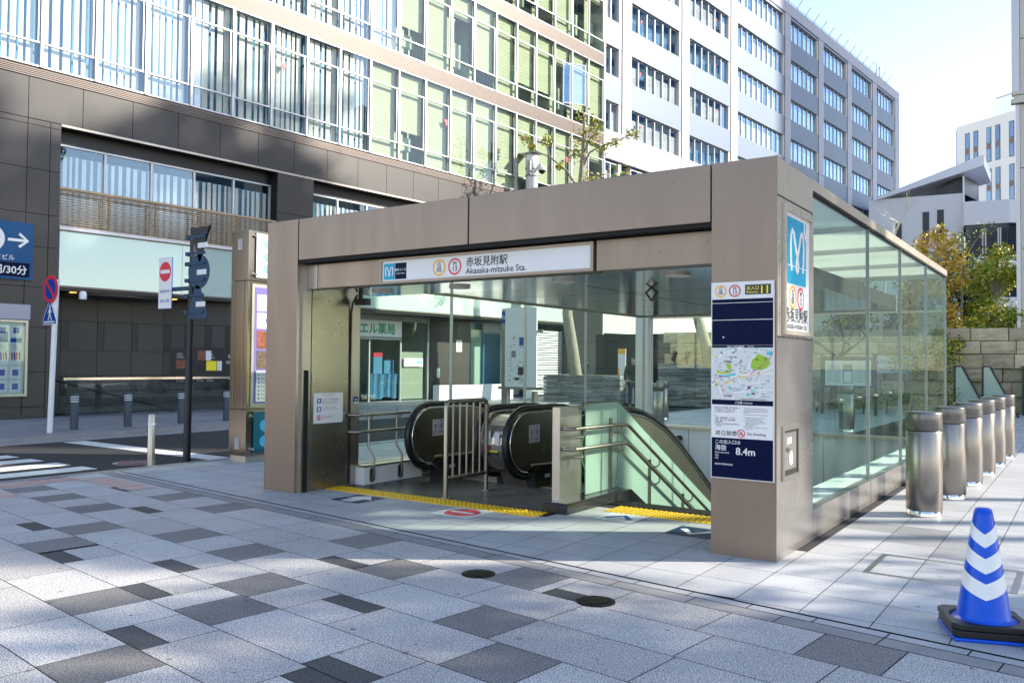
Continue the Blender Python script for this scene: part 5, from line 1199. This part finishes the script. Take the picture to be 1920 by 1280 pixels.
# sparse tree whose trunk shows through the entrance and crown above the beam
t = thing('street_tree', 'tall tree with pale mottled trunk and sparse yellow green top above the beam', 'tree', (-15.55, 23.3, 1.0))
b = MB(); tips = []
trunk = [(-15.45, 23.3, .9), (-15.65, 23.3, 2.2), (-15.9, 23.3, 3.6), (-15.75, 23.3, 5.2), (-15.6, 23.4, 7.0), (-15.4, 23.4, 8.6), (-15.25, 23.4, 10.4), (-15.2, 23.4, 11.9)]
b.tube(trunk, [.26, .24, .21, .18, .15, .12, .08, .03], 12)
brs = [((-15.4, 23.4, 8.7), [(-16.0, 23.4, 9.6), (-16.8, 23.3, 10.3), (-17.4, 23.2, 10.6), (-17.9, 23.1, 11.3)], .06), ((-15.3, 23.4, 9.6), [(-15.0, 23.5, 10.3), (-14.6, 23.6, 10.5), (-13.6, 23.7, 10.7), (-13.1, 23.8, 11.0)], .05), ((-15.6, 23.4, 7.4), [(-14.9, 23.3, 8.0), (-14.2, 23.2, 8.4), (-13.3, 23.2, 9.2), (-12.7, 23.2, 9.4)], .06), ((-15.25, 23.4, 10.2), [(-14.9, 23.4, 10.9), (-14.6, 23.4, 11.1)], .04), ((-15.6, 23.4, 7.0), [(-16.2, 23.5, 7.9), (-16.4, 23.5, 8.4)], .05), ((-14.9, 23.3, 8.0), [(-14.5, 23.4, 7.6), (-14.0, 23.4, 7.8)], .03), ((-16.8, 23.3, 10.3), [(-17.0, 23.2, 10.9), (-16.9, 23.2, 11.5)], .03)]
for p0, ps, r in brs: b.tube([p0]+ps, [r*(1-.8*k/len(ps)) for k in range(len(ps)+1)], 6); tips.append(ps[-1]); tips.append(ps[-2])
b.build('trunk', 'bark', t)
b = MB(); cs = [((-15.2, 23.4, 11.7), .55), ((-15.3, 23.4, 10.9), .6), ((-15.5, 23.3, 10.3), .5), ((-14.8, 23.4, 10.9), .4), ((-14.6, 23.4, 11.2), .35), ((-17.9, 23.1, 11.2), .28), ((-17.6, 23.1, 10.8), .2), ((-16.9, 23.2, 11.0), .28), ((-16.4, 23.4, 9.9), .2), ((-13.2, 23.8, 10.9), .33), ((-13.9, 23.7, 10.6), .3), ((-14.4, 23.5, 10.4), .35), ((-14.9, 23.3, 9.1), .55), ((-14.5, 23.3, 8.7), .6), ((-14.0, 23.3, 9.0), .6), ((-13.4, 23.2, 9.1), .5), ((-13.9, 23.3, 8.4), .45), ((-16.3, 23.5, 8.4), .55), ((-16.7, 23.4, 7.8), .35), ((-15.0, 23.4, 8.0), .4), ((-14.0, 23.4, 7.7), .4), ((-13.0, 23.2, 8.2), .3)]
leaf_cloud(b, cs, 75, .17, rg, [0, 0, 1, 1, 2], .7, .5); b.build('crown', ['leafg', 'leafy', 'leafr'], t)
t = thing('street_tree', 'leaning grey tree trunk rising from the higher slate planter', 'tree', (-9.8, 23.4, 1.5))
b = MB(); b.tube([(-9.75, 23.5, 1.45), (-9.95, 23.5, 2.4), (-10.2, 23.5, 3.2), (-10.5, 23.5, 4.2), (-10.4, 23.5, 5.2), (-10.2, 23.5, 6.0)], [.24, .21, .19, .15, .1, .05], 12)
b.tube([(-10.4, 23.5, 4.2), (-9.9, 23.5, 5.0), (-9.3, 23.5, 5.6)], [.09, .06, .02], 6); b.tube([(-10.4, 23.5, 4.4), (-11.0, 23.4, 5.2), (-11.3, 23.4, 5.8)], [.08, .05, .02], 6); b.build('trunk', 'bark', t)
b = MB(); leaf_cloud(b, [((-10.2, 23.5, 6.1), .6), ((-9.3, 23.5, 5.7), .4), ((-11.2, 23.4, 5.8), .45)], 110, .17, rg, [0, 1], .7, .5); b.build('crown', ['leafg', 'leafy'], t)
# slate planters
def planter(x0, x1, y0, y1, h, label):
    t = thing('slate_planter', label, 'planter', ((x0+x1)/2, (y0+y1)/2, 0), 0, 'stacked slate planters')
    b = MB(); z = 0; rp = random.Random(int(x0*10) & 255)
    while z < h-.03:
        dz = rp.uniform(.04, .075); x = x0
        while x < x1-.02:
            L = min(rp.uniform(.4, 1.1), x1-x); o = rp.uniform(-.035, .02); k = rp.uniform(.12, .36); b.tint = (k, k*1.06, k*1.08)
            b.box((x, y0+o, z), (x+L-.008, y0+.3, z+dz-.012)); x += L
        y = y0+.3
        while y < y1:
            L = min(rp.uniform(.4, 1.), y1-y)
            for xx, s_ in ((x1, 1), (x0, -1)):
                o = rp.uniform(-.02, .035); k = rp.uniform(.12, .36); b.tint = (k, k*1.06, k*1.08); b.box((xx-s_*.3, y, z), (xx+s_*o, y+L-.008, z+dz-.012))
            y += L
        z += dz
    b.build('slate_wall', 'slate', t)
    b = MB(); b.box((x0+.1, y0+.1, 0), (x1-.1, y1-.1, h-.03)); b.build('soil', 'greenpl', t)
planter(-16.6, -13.05, 22.6, 25.2, 1.10, 'lower slate planter with the pale mottled tree trunk')
planter(-11.45, -7.0, 22.6, 25.2, 1.60, 'higher slate planter with the leaning trunk and electrical box')
t = thing('spotlight', 'small black garden spotlight on the higher slate planter at its outer end', 'spotlight', (-10.95, 23.0, 1.57), 0, 'black garden spotlights')
b = MB(); b.tube([(0, 0, 0), (0, 0, .18)], .03, 8); b.build('stake', 'black', t, True); b = MB(); b.tube([(-.08, 0, .12), (.06, 0, .48)], .085, 12); b.build('lamp_head', 'black', t, True)
dup(t, (-10.45, 23.0, 1.57), 'small black garden spotlight on the higher slate planter nearer the tree trunk'); dup(t, (-14.8, 23.0, 1.07), 'black garden spotlight on the lower slate planter beside the pale trunk')
t = thing('electrical_box', 'cream electrical cabinet with a white label on the higher slate planter', 'electrical box', (-9.2, 23.2, 1.57))
bx((-.35, 0, 0, .5, .4, .8), name='cabinet', m='cream', parent=t); bx((.1, -.012, .3, .42, 0, .62), name='label_plate', m='whitesign', parent=t); bx((-.02, -.01, .02, 0, 0, .78), name='door_gap', m='gap', parent=t)
# area map pillar behind the entrance
t = thing('street_map_sign', 'tall white glass street map sign on the far side of the road', 'map sign', (-15.62, 19.2, 0))
bx((-.78, .1, 0, -.50, .3, 3.6, 0), (.6, .1, 0, .75, .3, .5), name='support', m='steel2', parent=t); bx((-.55, 0, .65, .87, .05, 3.62, 0), name='map_panel', m='whitesign', parent=t)
bx((-.9, .05, 2.68, 1.1, .12, 2.78), (-.9, .05, .55, 1.1, .12, .65), name='clamp_bar', m='steel2', parent=t)
b = MB(PM((-.45, -.004, .65), FRONT)); rm = random.Random(9)
for k in range(40):
    u, v = rm.uniform(.05, .9), rm.uniform(.1, 1.9); w_, h_ = rm.uniform(.04, .18), rm.uniform(.012, .03); b.box((u, v, 0), (u+w_, v+h_, .001), 0)
for u, v, w_, h_, m_ in ((.55, 1.55, .28, .3, 1), (.2, 1.1, .2, .25, 0), (.5, .45, .25, .3, 2), (.35, .25, .2, .1, 2)): b.box((u, v, .001), (u+w_, v+h_, .002), m_)
b.build('map_print', ['inkgrey', 'blue', 'ink'], t, True)
b = MB(PM((-.78, .09, 3.05), FRONT)); b.box((-.0, 0, 0), (.24, .45, .01), 0); heart(b, .12, .22, .16, .011, 1); b.build('logo_plate', ['blue', 'whitesign'], t, True)
# CCTV mast
t = thing('camera_mast', 'white surveillance mast with dome camera rising behind the beam', 'camera mast', (-18.2, 24.0, 0))
b = MB(); b.lathe([(.27, 0), (.27, 10.15), (.285, 10.17), (.285, 10.72), (.2, 10.75)], (0, 0, 0), 28); b.build('mast', 'white', t, True)
bx((-.75, -.3, 10.76, .42, .3, 10.81), name='top_plate', m='alud', parent=t)
for z in (9.75, 10.05):
    b = MB(); b.lathe([(.275, z), (.295, z+.01), (.295, z+.07), (.275, z+.08)], (0, 0, 0), 24); b.build('clamp_band', 'alud', t, True)
bx((.02, -.38, 9.8, .16, -.27, 10.4), name='junction_box', m='alud', parent=t)
b = MB(); b.tube([(.25, -.1, 9.95), (.45, -.2, 10.12), (.62, -.25, 10.2), (.70, -.25, 10.1)], .055, 10); b.build('camera_arm', 'white', t, True)
b = MB(); b.lathe([(.05, .22), (.17, .16), (.19, .05), (.18, 0)], (.70, -.25, 9.90), 24); do = b.build('camera_housing', 'white', t, True)
b = MB(); b.lathe([(.03, -.15), (.11, -.10), (.15, -.02), (.155, .0)], (.70, -.25, 9.90), 24); b.build('camera_dome', 'blackm', do, True)
# reception counter, extinguisher, poster by the far doorway
t = thing('reception_counter', 'white counter by the dark doorway behind the entrance', 'counter', (-15.4, 27.5, 0), BR)
bx((0, 0, 0, 3.2, .7, 1.25), name='body', m='white', parent=t); bx((-.05, -.05, 1.25, 3.25, .75, 1.31), name='top', m='alu', parent=t)
t = thing('fire_extinguisher', 'red fire extinguisher beside the white counter', 'fire extinguisher', (-12.9, 23.2, .75))
b = MB(); b.lathe([(.09, 0), (.10, .02), (.10, .45), (.07, .53), (.03, .56)], (0, 0, 0), 18); b.build('cylinder_body', 'red', t, True); b = MB(); b.tube([(0, 0, .56), (.0, 0, .64), (.08, 0, .66)], .025, 8); b.tube([(.03, 0, .6), (.14, 0, .5), (.13, 0, .2)], .015, 6); b.build('valve_hose', 'black', t, True)
t = thing('low_stand', 'pale grey metal stand under the red extinguisher', 'stand', (-12.7, 23.4, 0))
bx((-.5, -.35, 0, .7, .5, .72), name='cabinet', m='alu', parent=t)
rb = MB()
for k in range(14): rb.box((-.48+k*.084, -.37, .05), (-.48+k*.084+.04, -.35, .4))
rb.build('rib_panel', 'alud', t, True)
t = thing('notice_stand', 'orange and white notice on a slim stand near the extinguisher', 'notice stand', (-13.35, 23.3, 0))
bx((-.17, 0, 1.1, .17, .03, 2.15), name='notice_board', m='whitesign', parent=t); bx((-.17, -.006, 1.95, .17, 0, 2.15), (-.17, -.006, 1.1, -.1, 0, 1.4), name='orange_header', m='orange', parent=t); b = MB(); b.tube([(0, .03, 0), (0, .03, 1.2)], .03, 8); b.build('post', 'alud', t, True)
# ------------------------------------------------------------------ person behind the corner column
def person(loc, rz, label):
    t = thing('person', label, 'person', loc, rz)
    def skin_mesh(name, V, E, Rr, mt, parent, sub=2):
        me = bpy.data.meshes.new(name); me.from_pydata(V, E, []); o = bpy.data.objects.new(name, me); COL.objects.link(o); o.parent = parent
        m = o.modifiers.new('skin', 'SKIN'); me.materials.append(M[mt])
        if not me.skin_vertices: 
            bpy.context.view_layer.objects.active = o
        for v, r in zip(me.skin_vertices[0].data, Rr): v.radius = r
        me.skin_vertices[0].data[0].use_root = True
        s_ = o.modifiers.new('sub', 'SUBSURF'); s_.levels = sub; s_.render_levels = sub
        return o
    V = [(0, 0, .95), (0, 0, 1.12), (0, .01, 1.35), (0, .0, 1.47), (0, -.01, 1.56), (0, -.03, 1.66), (0, -.03, 1.74),
         (.19, .0, 1.42), (.25, -.03, 1.16), (.24, -.16, .98), (.23, -.2, .90), (-.19, .0, 1.42), (-.25, .0, 1.15), (-.25, -.06, .92), (-.25, -.08, .83),
         (.10, 0, .86), (.11, -.02, .50), (.11, .03, .09), (.11, -.10, .04), (-.10, 0, .86), (-.11, .0, .50), (-.12, .05, .09), (-.12, -.08, .04)]
    E = [(0, 1), (1, 2), (2, 3), (3, 4), (4, 5), (5, 6), (2, 7), (7, 8), (8, 9), (9, 10), (2, 11), (11, 12), (12, 13), (13, 14), (0, 15), (15, 16), (16, 17), (17, 18), (0, 19), (19, 20), (20, 21), (21, 22)]
    Rr = [(.15, .11), (.16, .11), (.17, .12), (.07, .065), (.06, .06), (.095, .085), (.07, .07), (.075, .07), (.058, .055), (.042, .04), (.035, .03), (.075, .07), (.058, .055), (.042, .04), (.035, .03), (.095, .09), (.068, .065), (.05, .048), (.045, .035), (.095, .09), (.068, .065), (.05, .048), (.045, .035)]
    body = skin_mesh('body', V, E, Rr, 'skin', t)
    skin_mesh('jacket', [(0, .0, .88), (0, 0, 1.12), (0, .01, 1.36), (0, 0, 1.50), (.21, 0, 1.43), (.27, -.03, 1.16), (.255, -.15, 1.0), (-.21, 0, 1.43), (-.27, 0, 1.15), (-.265, -.05, .95)], [(0, 1), (1, 2), (2, 3), (2, 4), (4, 5), (5, 6), (2, 7), (7, 8), (8, 9)], [(.20, .15), (.21, .16), (.20, .15), (.09, .085), (.10, .10), (.085, .08), (.065, .06), (.10, .10), (.085, .08), (.065, .06)], 'jacket', t)
    skin_mesh('trousers', [(0, 0, .93), (.10, 0, .84), (.11, -.02, .5), (.11, .03, .11), (-.10, 0, .84), (-.11, 0, .5), (-.12, .05, .11)], [(0, 1), (1, 2), (2, 3), (0, 4), (4, 5), (5, 6)], [(.16, .13), (.12, .11), (.085, .08), (.07, .068), (.12, .11), (.085, .08), (.07, .068)], 'jeans', t)
    skin_mesh('hair', [(0, .02, 1.62), (0, .01, 1.72), (0, -.02, 1.77)], [(0, 1), (1, 2)], [(.085, .08), (.108, .105), (.085, .085)], 'hair', t)
    for sx in (.11, -.12):
        q = MB(); q.tube([(sx, .07, .04), (sx, -.02, .05), (sx, -.17, .03)], [.05, .055, .035], 10); q.build('shoe', 'black', t, True)
person((-11.2, 20.0, 0), R(25), 'person in a dark padded jacket half hidden by the grey corner column')
# ------------------------------------------------------------------ stone garden wall, planting, glass vents
t = thing('stone_wall', 'rough beige stone garden wall of large blocks behind the entrance', 'stone wall', (-4, 26.3, 0))
b = MB(); rs_ = random.Random(4); z = 0
for h in (.55, .5, .45, .5, .45, .45):
    x = -12.5-rs_.random()*.5
    while x < 2.4:
        L = rs_.uniform(.5, 1.25); o = rs_.choice((0, 0, .05, .12, -.08, .2)); g = rs_.uniform(.36, .64); b.tint = (g, g*.84, g*.55)
        n = 4; pts = []; F = []
        for j in range(n+1):
            for i in range(n+1):
                edge = i in (0, n) or j in (0, n)
                pts.append((x+.012+(L-.024)*i/n, 26.2-o-.03-(0 if edge else rs_.uniform(.0, .05)), z+.012+(h-.024)*j/n))
        F = [(j*(n+1)+i, j*(n+1)+i+1, (j+1)*(n+1)+i+1, (j+1)*(n+1)+i) for j in range(n) for i in range(n)]
        b.add(pts, F); b.box((x+.012, 26.2-o, z+.012), (x+L-.012, 27.2, z+h-.012)); x += L
    z += h
b.build('block_course', 'stone', t)
bx((-12.4, .35, 0, 6.2, 1.1, 2.86), name='wall_core', m='gap', parent=t)
t = thing('memorial_sign', 'pale blue memorial garden sign plate on the stone wall', 'sign', (-4.3, 25.85, 1.6))
bx((-1.15, 0, -.3, 1.15, .06, .32), name='plate', m=mat('pale_blue_plate', (.52, .66, .74), .35), parent=t)
b = MB(PM((0, -.004, 0), FRONT)); b.text('Prudential Financial', 0, .05, .20, 0, 'CENTER', 0, .01); b.text('Kiyo Sakaguchi Memorial Garden', 0, -.2, .15, 0, 'CENTER', 1, .01); b.build('lettering', ['blue', 'ink'], t, True)
t = thing('notice_case', 'dark framed outdoor notice case with a portrait poster before the hedge', 'notice case', (-4.35, 21.5, 0))
bx((-.85, 0, .0, -.78, .12, 1.95), (.78, 0, 0, .85, .12, 1.95), name='post', m='frame', parent=t); bx((-.78, 0, .85, .78, .1, 1.85), name='case_back', m='frame', parent=t); bx((-.70, -.01, .92, .70, 0, 1.72), name='poster', m='mapgrey', parent=t)
b = MB(PM((0, -.012, .95), FRONT)); b.box((-.15, .05, 0), (.15, .65, .001), 0); b.disc((0, .5, .001), .06, .001, 16, 1); b.box((-.12, .08, .001), (.12, .42, .002), 2)
for k in range(8): b.box((-.62, .1+k*.07, 0), (-.25, .12+k*.07, .001), 3); b.box((.22, .1+k*.07, 0), (.6-.03*(k % 3), .12+k*.07, .001), 3)
b.build('poster_print', ['inkgrey', 'skin', 'whitesign', 'inkgrey'], t, True)
def shrub(x0, x1, y, h, label, leafs, n, sz=.09, nm='hedge'):
    t = thing(nm, label, 'hedge', ((x0+x1)/2, y, 0)); b = MB(); k = int((x1-x0)/.35)
    cs = [((x0+(x1-x0)*(i+.5)/k, y+rg.uniform(-.15, .15), h*rg.uniform(.45, .85)), h*.42) for i in range(k)]
    leaf_cloud(b, cs, n, sz, rg, list(range(len(leafs))), .8); b.build('foliage', leafs, t)
    b = MB()
    for c, r in cs[::2]: b.tube([(c[0], c[1], 0), (c[0]+.05, c[1], c[2])], [.03, .01], 5)
    b.build('stem', 'barkd', t)
shrub(-7.2, -1.4, 22.6, .95, 'low clipped green hedge between the glass box and stone wall', ['leafd', 'leafg'], 150, .085)
shrub(-2.2, -.2, 25.4, .6, 'small leafy border plants at the foot of the stone wall', ['leafg', 'leafy'], 130, .09, 'border_hedge')
def vent(x, y, rz, label):
    t = thing('glass_vent', label, 'glass vent', (x, y, 0), rz, 'wedge shaped glass vents before the stone wall')
    b = MB(); b.prism([(-.0, 0), (.95, 0), (.2, 1.55), (.0, 1.55)], 1, 0, .9); b.build('side_pane', 'frost', t, True)
    b = MB(); b.tube([(.97, 0, 0), (.2, 0, 1.57), (0, 0, 1.57)], .03, 6); b.tube([(.97, .9, 0), (.2, .9, 1.57), (0, .9, 1.57)], .03, 6); b.tube([(0, 0, 0), (0, 0, 1.57)], .03, 6); b.build('frame_bar', 'frame', t, True)
    bx((0, -.02, 0, .97, .92, .04), name='base', m='frame', parent=t)
vent(-1.45, 22.7, .1, 'pale glass wedge vent just behind the bollard row'); vent(-.75, 23.4, .1, 'darker glass wedge vent in the middle of the three'); vent(.25, 25.0, .1, 'dark glass wedge vent beside the panelled building')
def bushy(name, label, x, y, h, clusters, leafs, n, sz, trunk_r=.06, lean=0., bark='bark', droop=.4, kids=6):
    t = thing(name, label, 'tree', (x, y, 0), 0, 'garden trees behind the stone wall'); b = MB(); tips = []
    pts = [(x+lean*k/5, y, h*k/5*.9) for k in range(6)]; b.tube(pts, [trunk_r*(1-.75*k/5) for k in range(6)], 7)
    cs = []
    for k in range(clusters):
        z = h*rg.uniform(.35, 1.0); w_ = rg.uniform(.3, 1.3)*(1.15-.5*z/h); a = rg.uniform(0, 6.28)
        p = (x+lean*z/h+w_*math.cos(a), y+w_*math.sin(a)*.8, z); cs.append((p, rg.uniform(.3, .6)))
        b.tube([(x+lean*z/h*.9, y, z*.82), (x+lean*z/h+w_*.5*math.cos(a), y+w_*.4*math.sin(a), z*.93), p], [trunk_r*.4, trunk_r*.25, .006], 5)
    b.build('trunk', bark, t)
    b = MB(); leaf_cloud(b, cs, n, sz, rg, list(range(len(leafs))), .7, droop); b.build('crown', leafs, t)
bushy('bamboo_clump', 'golden brown bamboo clump leaning beside the glass box corner', -3.1, 28.0, 6.4, 46, ['leafo', 'leafo', 'leafy'], 90, .22, .05, .5, 'leafo' if False else 'bark', .2)
bushy('garden_tree', 'slender tree with pale stem rising before the white house', -2.0, 28.4, 7.0, 14, ['leafg', 'leafy', 'leafd'], 45, .15, .06, .2)
bushy('garden_tree', 'bright yellow green tree beside the panelled building', -.9, 29.0, 5.9, 46, ['leafg', 'leafy', 'leafg'], 150, .17, .07, .1)
bushy('garden_tree', 'dark evergreen tree between the golden bamboo and the yellow green tree', -2.0, 30.5, 5.9, 40, ['leafd', 'leafd', 'leafg'], 130, .17, .10, 0, 'barkd')
bushy('garden_tree', 'dark evergreen tree behind the bamboo clump', -4.0, 31.0, 5.4, 36, ['leafd', 'leafg'], 130, .17, .10, 0, 'barkd')
bushy('garden_tree', 'green leafy tree seen through the glass above the stone wall', -6.2, 29.6, 5.0, 30, ['leafg', 'leafd', 'leafy'], 110, .16, .09, 0, 'barkd')
bushy('garden_tree', 'low leafy tree behind the stone wall end, seen through two glass panes', -9.0, 29.8, 4.8, 26, ['leafg', 'leafd'], 100, .16, .09, 0, 'barkd')
bushy('garden_shrub', 'green climbing shrub hanging in front of the stone wall', -2.75, 25.7, 3.0, 22, ['leafd', 'leafg', 'leafy'], 90, .13, .04, .1, 'barkd')
t = thing('bare_tree', 'bare pale branches poking above the roof edge of the glass box', 'tree', (-4.9, 29.0, 0)); b = MB(); tips = []
b.tube([(-4.9, 29, 0), (-4.8, 29, 3), (-4.6, 29, 5.6)], [.09, .07, .05], 7)
branchy(b, (-4.6, 29, 5.4), (-.1, 0, 1), 1.9, .05, 3, rg, tips, .4, 3); b.build('trunk', 'cream', t)
t = thing('bare_tree', 'bare dark twisting branches in front of the stone wall', 'tree', (-5.6, 24.6, 0)); b = MB(); tips = []
b.tube([(-5.6, 24.6, 0), (-5.5, 24.6, 1.2), (-5.4, 24.6, 1.9)], [.14, .11, .09], 8)
for dd in ((.7, 0, .7), (-.8, 0, .6), (.1, 0, 1)): branchy(b, (-5.4, 24.6, 1.8), dd, 1.6, .06, 3, rg, tips, .5, 3)
b.build('trunk', 'barkd', t)
# ------------------------------------------------------------------ unseen towers and trees added beyond the frame to shade the street
def shade_block(name, label, u0, u1, v0, v1, h):  # unseen tower, placed and sized for the shade it throws
    cx = .82*(v0+v1)/2-.57*(u0+u1)/2; cy = .57*(v0+v1)/2+.82*(u0+u1)/2
    t = thing(name, label, 'office building', (cx, cy, 0), math.atan2(.57, .82)); L = (v1-v0)/2; Wd = (u1-u0)/2
    bx((-L, -Wd, 0, L, Wd, h), name='body', m='pale', parent=t)
    f = MB(); k = 0
    while 3+k*3.6 < h-2: f.box((-L-.05, -Wd-.05, 3+k*3.6), (L+.05, Wd+.05, 4.6+k*3.6)); k += 1
    f.build('window_band', mat(name+'_glass', (.06, .09, .13), .1, .2), t, True)
shade_block('shade_tower', 'unseen tower added beyond the right picture edge to shade the street', 8.6, 12.6, 44, 60, 62)
shade_block('shade_tower', 'lower unseen tower added beyond the right picture edge to shade the dark wall', 12.5, 22.5, 44.2, 59.8, 36.8)
rg3 = random.Random(77)  # roof trees added out of view to throw soft dapples on the wall
for k, (u, v) in enumerate(((14.2, 47), (17.6, 46), (20.6, 47.5))):
    x = .82*v-.57*u; y = .57*v+.82*u
    t = thing('shade_roof_tree', ['first', 'second', 'third'][k]+' unseen roof tree added on the lower tower to dapple the dark wall', 'tree', (x, y, 36.8), 0, 'unseen roof trees added for dappled shade'); b = MB(); b.tube([(x, y, 36.8), (x, y, 43)], [.3, .1], 8)
    cs = [((x+rg3.uniform(-2., 2.), y+rg3.uniform(-2., 2.), 36.8+rg3.uniform(.6, 4.6)), rg3.uniform(.5, 1.0)) for q in range(34)]
    for c, r in cs: b.tube([(x, y, c[2]-.5), c], [.08, .02], 4)
    b.build('trunk', 'barkd', t); b = MB(); leaf_cloud(b, cs, 40, .55, rg3, [0, 1], .8); b.build('crown', ['leafg', 'leafd'], t)
shade_block('shade_tower', 'tall unseen tower placed far beyond the right edge to shade the long block', 51.5, 90, 122, 140, 110)
def big_shade_tree(u, v, h, r, n, seed, label, z0=.42, tw=.9):  # tree added out of view to break up the sun on the paving
    x = .82*v-.57*u; y = .57*v+.82*u; rg2 = random.Random(seed)
    t = thing('shade_tree', label, 'tree', (x, y, 0), 0, 'unseen trees added beyond the right edge for shade'); b = MB(); tips = []
    b.tube([(x, y, 0), (x+.1, y, h*.3), (x, y+.1, h*.6), (x, y, h*.92)], [.26, .2, .13, .04], 8); cs = []
    for k in range(n):
        z = h*rg2.uniform(z0, 1); w_ = r*math.sqrt(rg2.random())*(1.15-.45*abs(z/h-.65)/.35); a = rg2.uniform(0, 6.28); p = (x+w_*math.cos(a), y+w_*math.sin(a), z); cs.append((p, rg2.uniform(.5, .9)*tw))
        b.tube([(x, y, z*.8), ((x+p[0])/2, (y+p[1])/2, z*.92), p], [.05, .03, .01], 4)
    b.build('trunk', 'barkd', t); b = MB(); leaf_cloud(b, cs, 60, .30, rg2, [0, 1], .8); b.build('crown', ['leafg', 'leafd'], t)
SHADE_TREES = [(.9, 22, 18.5, 1.2, 46, .80), (1.7, 20, 18.2, 1.5, 46, .74), (3.2, 21, 18.8, 1.5, 46, .74)]
for k, (u, v, h, r, n, z0) in enumerate(SHADE_TREES): big_shade_tree(u, v, h, r, n, 60+k, ['slim', 'tall slim', 'tallest slim'][k]+' unseen tree added beyond the picture edge for shade', z0)
for k, (u, v, h, r, n) in enumerate(((-4.9, 15, 12, 3.0, 80), (-2.3, 17.5, 12.5, 2.3, 80), (-8.5, 15, 11, 3.2, 60), (-3.4, 21, 14, 2.6, 45))):
    big_shade_tree(u, v, h, r, n, 40+k, ['first', 'second', 'third', 'fourth'][k]+' leafy unseen tree added beyond the right edge to dapple the paving')
